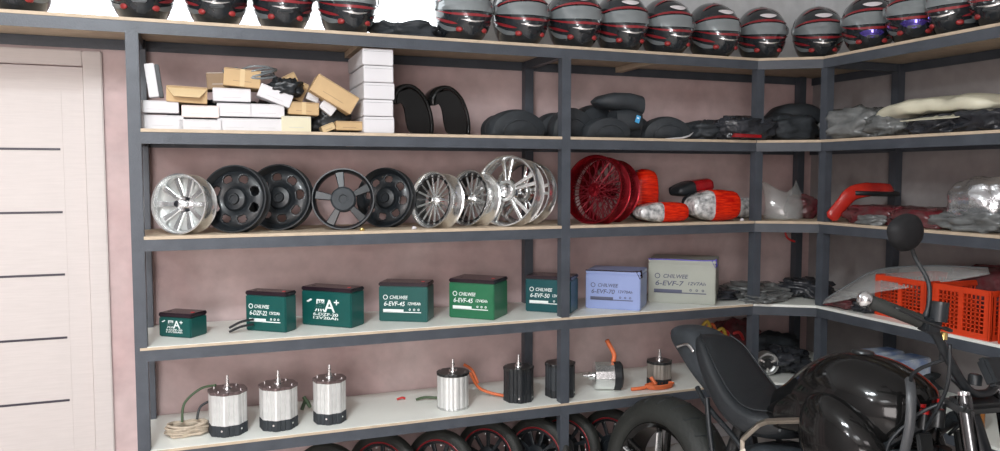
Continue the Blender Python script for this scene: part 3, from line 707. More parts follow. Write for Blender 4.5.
# ------------------------------------------------------------------ lamps on the third shelf
def lamp(px, Y, L, H, D, m1, m2, split, label, rotz=0, roty=0, z=None, py=None, e=3.2):
    """a tail lamp body lofted along x: first part lens 1, then lens 2, black housing behind"""
    p = aty(px, 210 if py is None else py, Y); z = S[3] if z is None else z
    t = thing('tail_lamp', label, 'lamp', (p.x, Y, z), (0, R(roty), R(rotz)), 'tail lamps on the third shelf')
    pr = [(-1, .25), (-.93, .5), (-.55, .82), (-.1, 1), (.35, 1.0), (.8, .92), (.96, .84), (1, .7)]
    def sec(u): 
        for (a, ha), (b, hb) in zip(pr, pr[1:]):
            if a <= u <= b: k = (u-a)/(b-a); return ha+(hb-ha)*k
        return .2
    us = [-1+2*i/20 for i in range(21)]
    def part(u0, u1, name, m, grow=0, back=0):
        g = G(); g.loft([(u*L/2, back, (D/2+grow)*(.5+.5*sec(u)), H*(.45-.45*sec(u))+.001, H*(.5+.5*sec(u))+grow, e) for u in us if u0-1e-6 <= u <= u1+1e-6], 20); return g.build(name, m, t, smooth=45)
    if split > -1: part(-1, split, 'clear_lens', m1)
    part(split, 1, 'red_lens', m2, .001)
    part(-.8, .9, 'housing', M_black, -.003, D*.3)
    g = G(); g.tube(interp([(L*.25, D*.7, H*.3), (L*.35, D*.9, H*.15), (L*.2, D*1.0, H*.12)]), .003, 6); g.build('lead', M_black, t)
    return t
lamp(642, .22, .125, aty(642, 169, .22).z-S[3], .12, M_redlens, M_redlens, -1.1, 'tall red tail lamp standing beside the red rims at the back', 0, z=S[3])
lamp(660, .06, .255, .098, .12, M_clearlens, M_redlens, -.1, 'low tail lamp, clear left half and red right half, at the shelf edge', 0)
lamp(692, .20, .20, .08, .12, M_black, M_redlensd, -.1, 'dark red and black tail lamp lying on top of the other lamps', 0, -10, z=aty(689, 200, .2).z+.02)
lamp(711, .06, .255, .155, .15, M_clearlens, M_redlens, -.2, 'largest tail lamp with clear reflector left and bright red right', 0)
lamp(741, .22, .16, .11, .10, M_clearlens, M_clearlens, .8, 'clear lamp glass behind the largest tail lamp at the third post', 0)
# clear windshield / headlamp glass in the corner
def dome(name, m, label, cat, loc, size, rot=0, top=.2):
    g = G(); v = []; n1, n2 = 18, 26
    for i in range(n1+1):
        t = i/n1
        for j in range(n2+1):
            u = -1+2*j/n2; hh = size[2]*(.80+.20*abs(u)**1.5-(.12*(1-abs(u))))
            v.append((size[0]/2*u*(1-.12*t*t+.10*t**4), -size[1]*(1-u*u)*(1-.35*t)-.03*math.sin(PI*t)+.05*t, hh*t+.008*noise.noise(Vector((u*2, t*3, 1)))))
    f = [[i*(n2+1)+j, i*(n2+1)+j+1, (i+1)*(n2+1)+j+1, (i+1)*(n2+1)+j] for i in range(n1) for j in range(n2)]
    o = g.add(v, f).build(name, m, smooth=True, solid=.004); o.location = loc; o.rotation_euler = (0, 0, R(rot)); return tag(o, label, cat)
p = aty(783, 210, .12)
dome('clear_windscreen', M_film, 'clear curved plastic windscreen standing in the corner between two posts', 'windscreen', (p.x, .12, S[3]), (.25, .10, .20), 0)
p = aty(815, 222, .1)
lump('plastic_bag', M_redwrap, 'dark bag with red parts half hidden by the fourth post', 'bag', (3.17, .12, S[3]), (.14, .16, .12), 0, 21, .25, group='bagged red parts on the third shelf')
# red-orange fairing strip leaning, and wrapped packages on the right run
def X3pt(px, py, X=3.15): return atx(px, py, X)
a = atx(830, 222, 3.05); b = atx(853, 193, 3.15); c = atx(893, 190, 3.4)
t = thing('side_fairing', 'red-orange fairing strip leaning right of the fourth post', 'fairing', (a.x, a.y, S[3]+.002))
def L(p): return (p.x-a.x, p.y-a.y, p.z-S[3]-.002)
q0 = Vector(L(a)); q0.z = .012
G().tube(interp([tuple(q0), tuple((q0+Vector(L(b)))/2+Vector((0, 0, .006))), L(b), tuple((Vector(L(b))+Vector(L(c)))/2+Vector((0, 0, .012))), L(c)], 16), [.008]+[.014]*5+[.015]*6+[.013]*4+[.008], 12, flat=2.4).build('panel', M_redpanel, t, smooth=True)
G().tube([L(b), tuple(Vector(L(c))+Vector((.02, 0, -.02)))], .028, 8, flat=.5).build('inner_edge', M_black, t, smooth=True)
lump('wrapped_part', M_redwrap, 'long dark red wrapped part beside the red-orange fairing strip', 'package', (3.21, atx(882, 222, 3.19).y, S[3]), (.26, .32, .085), 8, 22, .18, e=4, group='wrapped red parts', ridge=2)
lump('wrapped_part', M_redwrap, 'dark red wrapped part behind the round bike mirror', 'package', (3.19, atx(930, 226, 3.19).y, S[3]), (.26, .30, .085), 0, 23, .18, e=4, group='wrapped red parts', ridge=2)
lump('plastic_bag', M_greywrap, 'small grey clear bag in front of the red wrapped parts', 'bag', (3.07, atx(872, 225, 3.07).y, S[3]), (.08, .15, .045), 0, 24, .3, ridge=2)
p = atx(985, 200, 3.22)
t = lump('foil_package', M_silver, 'large shiny silver wrapped package by the right photo edge', 'package', (3.2, p.y-.03, S[3]+.045), (.26, .26, .175), 0, 25, .15, freq=1.6)
lump('grey_cloth_bag', M_greywrap, 'crumpled grey bag beneath the silver package', 'bag', (3.19, p.y-.03, S[3]), (.30, .40, .085), 0, 26, .25, ridge=2)

# ------------------------------------------------------------------ batteries
def column_hit(P, u, px):
    """distance from P along the horizontal direction u to the vertical plane seen at column px"""
    n_ = ray(px, 0).cross(ray(px, 451)); return -(P-CAM).dot(n_)/u.dot(n_)
def battery(px0, px1, px2, pyb, pyt, yaw, body, ink, style, label, wrap=None):
    z = S[4]; P = atz(px1, pyb, z); a = R(yaw); ux = Vector((math.cos(a), math.sin(a), 0)); uy = Vector((-math.sin(a), math.cos(a), 0))
    W = column_hit(P, -ux, px0); D = column_hit(P, uy, px2); D = min(max(D, W*.42), W*.8)
    d_ = P-CAM; q = ray(px1, pyt); H = (CAM+q*(math.hypot(d_.x, d_.y)/math.hypot(q.x, q.y))).z-z
    c = P-ux*W/2
    t = thing('scooter_battery', label, 'battery', (c.x, c.y, z), (0, 0, a), 'batteries on the fourth shelf')
    hb = H-.018
    G().box((0, D/2, hb/2), (W, D, hb), bev=.004).build('case', body, t)
    if wrap is None:
        G().box((0, D/2, hb+.0085), (W+.002, D+.002, .017), bev=.004).build('lid', M_lid, t)
        for s, m in ((-1, M_lid), (1, M_redp)):
            G().lathe([(0, -.002), (.008, -.002), (.009, .006)], 14, Matrix.Translation((s*W*.36, D*.4, H-.002)) @ Matrix.Rotation(-PI/2, 4, 'X')).build('terminal', m, t, smooth=40)
    else:
        G().box((0, D/2, hb+.0085), (W, D, .017), bev=.003).build('lid', body, t)
        G().tube([(-W/2, .0, H-.002), (-W*.2, -.003, H), (W*.3, .002, H-.002), (W/2, .004, H+.002)], .003, 6).build('wrap_seam', wrap, t)
        G().add([(W/2-.02, -.003, H), (W/2+.004, .01, H+.008), (W/2+.006, .03, H-.03), (W/2-.002, -.003, H-.035)], [[0, 1, 2, 3]]).build('wrap_fold', wrap, t, solid=.001)
    y = -.0012
    def put(body_, x0, x1, z0, hh, shear=0):
        o = text(body_, 1, 'printing', ink, t, (0, y, 0), shear=shear)
        xs = [v.co.x for v in o.data.vertices]; zs = [v.co.y for v in o.data.vertices]
        kx = (x1-x0)*W/(max(xs)-min(xs)); kz = hh*H/(max(zs)-min(zs))
        for v in o.data.vertices: v.co = ((v.co.x-min(xs))*kx, (v.co.y-min(zs))*kz, v.co.z)
        o.location = ((x0-.5)*W, y, z0*H)
    if style == 'A':
        put('黑', .27, .48, .37, .32, .1); put('A', .46, .68, .37, .32); put('+', .66, .76, .56, .14)
        G().add([(-W*.40, y, H*.62), (-W*.30, y, H*.70), (-W*.28, y, H*.66), (-W*.36, y, H*.60)], [[0, 1, 2, 3]]).build('printed_leaf', ink, t, solid=.0005)
        put('6-DZF-20', .24, .74, .27, .075); put('12V20Ah', .24, .74, .18, .07)
    else:
        ll = {'B': ('6-DZF-22', '12V22Ah'), 'C': ('6-EVF-45', '12V45Ah'), 'D': ('6-EVF-50', '12V50Ah'), 'E': ('6-EVF-70', '12V70Ah'), 'F': ('6-EVF-7', '12V7Ah')}[style]
        G().lathe([(H*.045, 0), (H*.062, 0), (H*.062, .001), (H*.045, .001)], 20, Matrix.Translation((-W*.36, y-.0006, H*.62)), closed=True).build('printed_ring', ink, t)
        put('CHILWEE', .23, .60, .575, .09, .2); put(ll[0], .11, .54, .40, .115, .2); put(ll[1], .60, .86, .43, .075, .2)
        G().box((-W*.20, y, H*.275), (W*.42, .0008, H*.085)).box((-W*.02, y, H*.245), (W*.78, .0008, H*.022)).build('printed_bar', ink, t)
        for k in range(3): G().lathe([(H*.014, 0), (H*.028, 0), (H*.028, .001), (H*.014, .001)], 10, Matrix.Translation((W*(.14+.09*k), y-.0006, H*.315)), closed=True).build('printed_symbol', ink, t)
    return t
bz = .0
battery(159, 191, 207.5, 338.5, 314, -37, M_green, M_print, 'A', 'small dark green battery, first and lowest at the left end of the shelf')
battery(246, 286, 293.5, 333, 292.5, -38, M_green, M_print, 'B', 'dark green battery with white lettering and cable ends behind it, second from left')
battery(302, 351.5, 361.5, 328.5, 289, -42, M_green, M_print, 'A', 'wide dark green battery with large white A emblem, third from left')
battery(379, 427.5, 434, 322.5, 283, -29, M_green, M_print, 'C', 'dark teal-green battery, fourth from left, with reddish terminal')
battery(449, 494, 507.5, 320.5, 280.5, -42, M_green2, M_print, 'C', 'brighter mid-green battery left of the second back post')
battery(525.5, 570.5, 578, 314, 277, -41, M_teal, M_print, 'D', 'deep teal battery partly behind the second front post')
battery(585.5, 640, 647, 311, 272, -40, M_blue, M_printd, 'E', 'pale blue wrapped battery with dark print right of the second post', wrap=M_lid)
battery(648, 715, 719, 305.5, 261, -40, M_beige, M_printd, 'F', 'large pale grey-beige battery, last and biggest in the row', wrap=mat('violet_tape', (.12, .10, .5), .3, var=.1))
g = G()
for s in (0, 1):
    a = aty(246, 316+s*8, .14); b = aty(229, 321+s*5, .14)
    g.tube(interp([(a.x+.03, .16, S[4]+.05-s*.02), (a.x-.02, .15, S[4]+.045-s*.02), (b.x, .14, S[4]+.025-s*.016)]), .005, 8)
tag(g.build('battery_leads', M_black, smooth=True), 'pair of short black leads left of the second battery', 'cable')

# ------------------------------------------------------------------ motors on the fifth shelf
M_topplate = mat('bronzed_end_plate', (.20, .15, .15), .35, .6, var=.1)
def motor(px, pyb, pyt, body, bot, label, w=None, octa=True, botfrac=.25, shaft=.045, Y=.12, fins=0):
    z = S[5]; c = aty(px, pyb, Y); k = (c-CAM).dot(FW)/F_PX; Rr = w*k/2; H = aty(px, pyt, Y+.02).z-z
    t = thing('electric_motor', label, 'motor', (c.x, Y, z), (0, 0, R(10)), 'electric motors on the fifth shelf')
    def poly(r, n=8, tw=22.5):
        if not octa: return [(r*(1-(.035 if (i % 3 == 0) else 0))*math.cos(2*PI*i/48), r*(1-(.035 if (i % 3 == 0) else 0))*math.sin(2*PI*i/48)) for i in range(48)]
        out = []
        for i in range(n):
            a0 = R(tw+45*i); a1 = R(tw+45*(i+1)); p0 = Vector((math.cos(a0), math.sin(a0)))*r; p1 = Vector((math.cos(a1), math.sin(a1)))*r
            for u in (0.06, .3, .34, .38, .62, .66, .70, .94):
                q = p0.lerp(p1, u); q *= (.95 if u in (.34, .66) else 1); out.append((q.x, q.y))
        return out
    hb = H*botfrac
    G().prism(poly(Rr*1.0), 0, hb).build('base_cap', bot, t, bevel=.002)
    G().prism(poly(Rr*.985), hb, H-.012).build('housing', body, t)
    G().prism(poly(Rr*1.02), H-.012, H).build('top_plate', M_topplate if octa and body is M_motor else M_dkmetal, t, bevel=.001)
    Rz = Matrix.Rotation(-PI/2, 4, 'X')
    def lz(prof, zz): return G().lathe([(r, -h) for r, h in prof], 18, Matrix.Translation((0, 0, zz)) @ Matrix.Rotation(-PI/2, 4, 'X'))
    g = G()
    for (r, h0, h1) in ((.02, 0, .006), (.012, .006, .02), (.0065, .02, .03), (.009, .03, .037), (.0055, .037, shaft+.01)): g.cyl((0, 0, H+h0), (0, 0, H+h1), r, r*.95, 14)
    g.build('shaft', M_chrome, t, smooth=40)
    for i in range(4):
        a = R(45+90*i); G().cyl((Rr*.8*math.cos(a), Rr*.8*math.sin(a), H), (Rr*.8*math.cos(a), Rr*.8*math.sin(a), H+.004), .004, n=8).build('bolt', M_chrome, t)
    for i in (0, 2):
        a = R(-60-60*i/2); G().cyl((Rr*.93*math.cos(a), Rr*.93*math.sin(a), hb*.6), (Rr*1.0*math.cos(a), Rr*1.0*math.sin(a), hb*.6), .004, n=8).build('bolt', M_chrome, t)
    return t
motor(228.5, 432, 387, M_motor, M_blackm, 'silver motor with black base, first from the left, beside tan wire bundle', 38)
motor(279, 428, 382, M_motor, M_blackm, 'silver motor with black base, middle one of the left three', 38)
motor(330, 421, 376, M_motor, M_blackm, 'silver motor with black base, right one of the left three', 33)
motor(453, 406, 370, M_motor, M_alud, 'plain round silver motor with no black base, fourth from left', 32, octa=False, botfrac=.06)
motor(518.5, 400, 365, M_black, M_black, 'black motor standing left of the second front post', 31)
motor(560, 396, 361, M_blackm, M_black, 'black motor partly hidden behind the second front post', 31)
motor(659, 386, 359, mat('dull_grey_brown_housing', (.42, .39, .35), .4, .7, var=.12), M_black, 'small dull silver motor by the motorcycle seat with orange cable at its foot', 26, botfrac=.3)
# lying motor
p = aty(606, 390, .13)
t = thing('electric_motor', 'silver and black motor lying on its side with orange cable up', 'motor', (p.x, .13, S[5]), (0, 0, R(-20)), 'electric motors on the fifth shelf')
rr = .060; t.scale = (1.12,)*3
g = G(); g.tube([(-.055, 0, rr), (-.05, 0, rr), (.03, 0, rr)], [rr*.9, rr, rr], 12); g.build('housing', M_alu, t)
G().tube([(.03, 0, rr), (.06, 0, rr), (.068, 0, rr)], [rr*1.02, rr*1.02, rr*.85], 16).build('end_cap', M_black, t, smooth=40)
g = G(); g.cyl((-.055, 0, rr), (-.075, 0, rr), .018); g.cyl((-.075, 0, rr), (-.10, 0, rr), .007); g.build('shaft', M_chrome, t, smooth=40)
g = G(); g.tube(interp([(.03, 0, rr*2), (.035, .01, rr*2+.03), (.015, .02, rr*2+.07), (.005, .02, rr*2+.09)]), .010, 8); g.build('cable', M_cableo, t, smooth=True)

def cable(label, m, pts, r=.005, cat='cable', name='cable', n=24):
    return tag(G().tube(interp(pts, n), r, 8).build(name, m, smooth=True), label, cat)
z5 = S[5]
def onz(px, py, dz=.0, Z=None): q = atz(px, py, (z5 if Z is None else Z)+dz); return (q.x, q.y, q.z)
# tan bundle
g = G(); rnd = random.Random(9); b0 = aty(188, 432, .17)
for k in range(9):
    pts = []; ph = rnd.uniform(0, 6)
    for i in range(14):
        a = 2*PI*i/14; pts.append((b0.x+(.075+rnd.uniform(-.01, .01))*math.cos(a), .14+(.04+rnd.uniform(-.008, .01))*math.sin(a), z5+.009+.006*k*.8+.004*math.sin(a*2+ph)))
    g.tube(pts, .005, 6, closed=True)
tag(g.build('wire_bundle', M_tan, smooth=True), 'coiled tan wire bundle beside the first silver motor', 'cable')
cable('green and yellow lead arching from the tan bundle to the first motor', M_cableg, [(b0.x-.02, .15, z5+.05), (b0.x-.01, .17, z5+.12), (b0.x+.05, .18, z5+.17), (b0.x+.11, .16, z5+.185)], .005)
cable('short black lead between tan bundle and first silver motor', M_black, [(b0.x+.035, .15, z5+.055), (b0.x+.05, .17, z5+.10), (b0.x+.10, .17, z5+.125)], .005)
cable('orange cable running behind the round silver motor to the black motor', M_cableo, [(*aty(470, 370, .22)[:2], z5+.12), (*aty(478, 380, .22)[:2], z5+.05), (*aty(490, 385, .2)[:2], z5+.022), (*aty(505, 388, .16)[:2], z5+.012)], .007)
cable('thin black and orange harness lying left of the round silver motor', M_cableg, [(*aty(416, 388, .26)[:2], z5+.008), (*aty(425, 385, .26)[:2], z5+.014), (*aty(440, 388, .24)[:2], z5+.01)], .006)
cable('orange cable stub poking up behind the round silver motor', M_cableo, [(*aty(478, 372, .24)[:2], z5+.06), (*aty(472, 372, .26)[:2], z5+.12), (*aty(464, 372, .26)[:2], z5+.15)], .007)
cable('red clip lead on the white shelf left of the round silver motor', M_cabler, [(*aty(397, 392, .3)[:2], z5+.006), (*aty(402, 392, .3)[:2], z5+.012), (*aty(405, 392, .3)[:2], z5+.006)], .005, 'clip', 'red_clip')
cable('dark tangled leads right of the left three motors', M_cableg, [(*aty(302, 415, .28)[:2], z5+.01), (*aty(306, 415, .28)[:2], z5+.05), (*aty(310, 415, .25)[:2], z5+.03), (*aty(304, 415, .27)[:2], z5+.07)], .008)
g = G(); q = atz(652, 388, z5)
for k in range(3):
    g.tube([(q.x+.03+(.065+.006*k)*math.cos(a), .05+.03*math.sin(a), z5+.007+.007*k) for a in [2*PI*i/18 for i in range(18)]], .005, 6, closed=True)
g.tube(interp([(q.x+.0, .06, z5+.02), (q.x-.06, .05, z5+.012), (q.x-.12, .06, z5+.008)]), .009, 8); g.tube(interp([(q.x+.01, .05, z5+.02), (q.x+.0, .08, z5+.05)]), .009, 8)
tag(g.build('orange_cable_coil', M_cableo, smooth=True), 'orange cable coiled at the foot of the small dull motor', 'cable')
# colourful cables and corner heap, fifth shelf
CB = 'tangled cables in the corner of the fifth shelf'
for i, (m, a) in enumerate(((M_cabley, (0, 0)), (M_cableo, (.03, .01)), (M_cabley, (.06, -.02)), (M_cabler, (.09, 0)), (M_cabler, (.17, .03)))):
    q = aty(708, 340, .22); x = q.x+a[0]*1.3; y = .25+a[1]
    o = cable(['yellow cable loop behind the motorcycle seat, leftmost in the corner tangle', 'orange cable loop behind the motorcycle seat in the corner tangle', 'yellow cable loop nearest the third post', 'red cable loop behind the third post', 'red cable loop lying right of the third post'][i], m,
          [(x-.03, y, z5+.006), (x-.05, y+.01, z5+.14), (x-.0, y-.02, z5+.27-.02*i), (x+.05, y, z5+.13), (x+.03, y+.02, z5+.05), (x+.09, y, z5+.008)], .009, n=30); o['group'] = CB
lump('plastic_bag', M_darkwrap, 'dark bag under the corner cables behind the motorcycle seat', 'bag', (aty(712, 350, .3).x, .26, z5), (.3, .2, .09), 0, 31, .3, group='dark bags on the fifth shelf')
lump('plastic_bag', M_darkwrap, 'black bag between the third and fourth posts on the lowest white shelf', 'bag', (3.08, .14, z5), (.26, .3, .12), 0, 32, .3, group='dark bags on the fifth shelf', ridge=2)
lump('plastic_bag', M_blackm, 'black bag behind the round corner motor', 'bag', (3.12, .3, z5), (.42, .22, .15), 0, 33, .3, group='dark bags on the fifth shelf')
lump('red_parts_bag', M_redwrap, 'bag of dark red parts deep in the corner of the fifth shelf', 'bag', (2.93, .34, z5), (.3, .16, .24), 0, 34, .25)
t = thing('horn_motor', 'small round silver-faced horn beside the third post', 'horn', (aty(768, 355, .05).x, .05, z5+.002), (0, 0, R(-20)))
G().lathe([(0, 0), (.02, 0), (.021, .004), (.03, .006)], 20, Matrix.Translation((0, 0, .06))).build('hub', M_dkmetal, t, smooth=40)
G().lathe([(.047, -.004), (.057, -.004), (.06, .01), (.06, .05), (0, .05), (0, .044), (.05, .012)], 30, Matrix.Translation((0, 0, .0605))).build('body', M_alud, t, smooth=40)
for k in range(3): spoke_g(.018, .05, .004, .006, .0, .0, .004, 2*PI*k/3+.5).build('spoke', M_alu, t).location = (0, 0, .06)
# right run of fifth shelf: blue and white printed packages, bottle
for i, (px, dy, lab) in enumerate(((878, .0, 'blue and white printed packet left of its twin behind the fuel tank'), (905, 0, 'blue and white printed packet behind the front of the fuel tank'))):
    q = atx(px, 352, 3.25); o = G().box((0, 0, .095), (.22, .11, .19), bev=.006).build('printed_packet', M_bluelabel); o.location = (3.25, q.y, z5+.0); o.rotation_euler = (0, 0, R(8*i-4)); tag(o, lab, 'package', 'printed packets')
lump('plastic_bag', M_blackm, 'black bag deep on the fifth shelf right of the fourth post', 'bag', (3.3, -.35, z5), (.34, .4, .13), 0, 35, .25, group='dark bags on the fifth shelf')
q = atx(976, 352, 3.15)
t = thing('amber_bottle', 'amber jar with a brass-coloured lid behind the motorcycle handlebar', 'bottle', (3.15, q.y, z5))
G().tube([(0, 0, 0), (0, 0, .09), (0, 0, .11), (0, 0, .13)], [.042, .042, .03, .022], 20).build('jar', M_amber, t, smooth=40); G().cyl((0, 0, .13), (0, 0, .152), .025).build('lid', M_gold, t, smooth=40)

# ------------------------------------------------------------------ fourth shelf, corner and right run
z4 = S[4]
for i, (x, y, sx, sy, h, m, lab) in enumerate(((2.70, .22, .26, .22, .05, M_darkwrap, 'flat dark crumpled bag right of the biggest battery'), (2.95, .20, .34, .30, .07, M_greywrap, 'flat crumpled grey plastic bag between the third and fourth posts'), (2.90, .05, .30, .16, .045, M_greywrap, 'thin grey plastic sheeting at the diagonal shelf edge'), (3.2, .1, .24, .26, .09, M_darkwrap, 'dark bag deep in the shelf corner behind the fourth post'))):
    lump('plastic_bag', m, lab, 'bag', (x, y, z4), (sx, sy, h), 10*i, 41+i, .35, ridge=3, group='flat bags on the fourth shelf')
cable('red cable end hanging from under the third shelf in the corner', M_cabler, [(3.15, .2, S[3]-.03), (3.13, .19, S[3]-.07), (3.14, .18, S[3]-.11), (3.18, .17, S[3]-.13)], .006)
q = atx(842, 306, 3.12)
lump('wrapped_part', M_redwrap, 'flat dark red wrapped piece beneath the clear windshield', 'package', (3.13, q.y, z4), (.16, .26, .045), 0, 45, .3, ridge=2)
lump('plastic_bag', M_darkwrap, 'small black bag just left of the orange crates', 'bag', (3.14, atx(868, 312, 3.12).y, z4), (.16, .14, .06), 0, 46, .3)
# crates: lattice walls
def crate(label, loc, sx, sy, sz, rot=0, hx=9, hy=9):
    t = thing('plastic_crate', label, 'crate', loc, (0, 0, R(rot)), 'orange lattice crates')
    def panel(L_, H_):
        g = G(); nx = max(4, int(L_/.022)); nz = max(3, int(H_/.02)); b = .024; w = L_-2*b; h = H_-.028-.02
        g.box((0, 0, H_-.012), (L_, .012, .024), bev=.003); g.box((0, 0, .012), (L_, .006, .024))
        for s in (-1, 1): g.box((s*(L_/2-b/2), 0, H_/2), (b, .008, H_), bev=.002)
        for i in range(1, nx): g.box((-w/2+w*i/nx, 0, H_/2), (.0045, .004, H_-.03))
        for i in range(1, nz): g.box((0, 0, .022+h*i/nz), (w, .004, .0045))
        g.box((0, -.001, H_/2), (.02, .006, H_-.02))
        return g
    for (L_, x, y, r) in ((sx, 0, -sy/2, 0), (sx, 0, sy/2, PI), (sy-.008, -sx/2, 0, -PI/2), (sy-.008, sx/2, 0, PI/2)):
        o = panel(L_, sz).build('side_panel', M_orange, t); o.location = (x, y, 0); o.rotation_euler = (0, 0, r)
    G().box((0, 0, .003), (sx-.01, sy-.01, .005)).build('base', M_orange, t)
    for s in (-1, 1):
        for u in (-1, 1): G().box((s*(sx/2-.004), u*(sy/2-.004), sz/2), (.016, .016, sz), bev=.004).build('corner_post', M_orange, t)
    return t
ya, yb_ = atx(877, 300, 3.12).y, atx(928, 300, 3.12).y
yc, yd = atx(932, 315, 3.06).y, atx(992, 325, 3.06).y
crate('orange lattice crate farther back beneath the clear windshield', (3.29, (ya+yb_)/2, z4), .36, abs(yb_-ya), .185)
crate('orange lattice crate nearer, right of the handlebar', (3.245, (yc+yd)/2-.01, z4), .40, abs(yd-yc)-.01, .195)
yy_ = yd-.25
crate('orange lattice crate cut by the right photo edge', (3.245, yd-.19, z4), .40, .30, .195)
lump('red_parts_bag', M_redwrap, 'dark red wrapped parts heaped in the crates behind the mirror stem', 'bag', (3.38, (yb_+yc)/2-.1, z4+.05), (.2, .5, .20), 0, 47, .2)
# clear windshield lying over the crates
g = G(); v = []; n1, n2 = 16, 28
e0 = atx(820, 303, 3.05); e1 = atx(878, 270, 3.22); e2 = atx(988, 268, 3.3); e3 = atx(875, 300, 3.06)
P0 = [Vector(e0), Vector(atx(845, 287, 3.11)), Vector(e1), Vector(atx(930, 266, 3.24)), Vector(e2)]
top_ = interp([tuple(p) for p in P0], n2); 
bot_ = interp([tuple(p) for p in (Vector(e0)+Vector((0, -.004, -.006)), Vector(atx(846, 300, 3.045)), Vector(atx(878, 292, 3.05)), Vector(atx(930, 285, 3.16)), Vector(atx(990, 274, 3.28)))], n2)
for i in range(n1+1):
    t_ = i/n1
    for j in range(n2+1):
        a = Vector(top_[j]); b = Vector(bot_[j]); v.append(a.lerp(b, t_)+Vector((-.03*math.sin(PI*t_)*math.sin(PI*j/n2), 0, 0)))
f = [[i*(n2+1)+j, i*(n2+1)+j+1, (i+1)*(n2+1)+j+1, (i+1)*(n2+1)+j] for i in range(n1) for j in range(n2)]
ws = g.add(v, f).build('loose_windshield', M_film, smooth=True, solid=.003); tag(ws, 'smoky clear windshield leaning over the orange crates', 'windscreen')
G().tube([tuple(Vector(p)) for p in top_], .004, 6).build('edge_trim', M_hgrey, ws, smooth=True)

# ------------------------------------------------------------------ tyred wheels on the floor under the shelves
def floor_wheel():
    t = thing('spare_wheel', '', 'wheel')
    r, w = .205, .075
    pr = [(r-.055, -w/2+.006), (r-.035, -w/2), (r-.012, -w/2+.008), (r-.003, -w/4), (r, 0), (r-.003, w/4), (r-.012, w/2-.008), (r-.035, w/2), (r-.055, w/2-.006)]
    G().lathe(pr, 56, closed=True).build('tyre', M_rubber, t, smooth=50)
    M = Matrix.Translation((0, -w/2+.004, 0))
    G().lathe([(r-.054, 0), (r-.048, -.003), (r-.044, 0), (r-.048, .004)], 56, M, closed=True).build('red_rim_stripe', M_hred, t, smooth=40)
    G().lathe([(r-.056, 0), (r-.066, 0), (r-.072, .02), (r-.066, w-.01), (r-.056, w-.01)], 56, M, closed=True).build('rim', M_wblack, t, smooth=40)
    G().lathe([(0, -.01), (.03, -.01), (.035, .0), (.06, .005), (.065, .05), (0, .05)], 30, M).build('hub', M_wblack, t, smooth=40)
    for k in range(10): spoke_g(.055, r-.064, .008, .011, .012, .012, .014, 2*PI*k/10, None).build('spoke', M_wblack, t, bevel=.002).location = (0, -w/2+.004, 0)
    for k in range(12): G().box(((r-.075)*math.cos(k*PI/6), -w/2+.008, (r-.075)*math.sin(k*PI/6)), (.008, .005, .008), (0, k, 0), bev=.001).build('rim_bolt', M_alu, t)
    return t, r
fw, fr = floor_wheel()
FW_ = [(327, 444, 'tyred black wheel on the floor, first top showing left of the row'), (386, 441, 'red-striped tyred wheel on the floor, below the fourth motor on its left'), (441, 434, 'red-striped tyred wheel on the floor beneath the round silver motor'),
       (494, 430, 'red-striped tyred wheel on the floor beneath the black motor'), (538, 427, 'red-striped tyred wheel on the floor just left of the second front post'), (573, 421, 'dark tyred wheel on the floor just right of the second front post'), (612, 424, 'black spoked wheel on the floor beside the motorcycle rear tyre')]
for i, (px, py, lab) in enumerate(FW_):
    o = fw if i == 0 else copy_tree(fw)
    p = aty(px, py, .12); sc = p.z/(2*fr)
    sc = min(max(sc*.965, .85), 1.08)
    o.scale = (1*sc, 1*sc, sc); o.location = (p.x, .12+(.06 if i % 2 else 0), fr*sc+.001)
    v = p-CAM; az = math.atan2(v.x, v.y); o.rotation_euler = (Matrix.Rotation(-az-R(28), 3, 'Z') @ Matrix.Rotation(R(-6), 3, 'X') @ Matrix.Rotation(R(i*17), 3, 'Y')).to_euler()
    tag(o, lab, 'wheel', 'tyred wheels on the floor under the shelves')

# ------------------------------------------------------------------ motorcycle
HD = math.atan2(-1.065, .206)
bike = thing('motorcycle', 'black motorcycle with grey-black seat parked before the shelving', 'motorcycle', (1.862, -.60, 0))
bike.scale = (.95,)*3
LEAN = R(-7)
bike.rotation_euler = (Matrix.Rotation(HD, 3, 'Z') @ Matrix.Rotation(LEAN, 3, 'X')).to_euler()
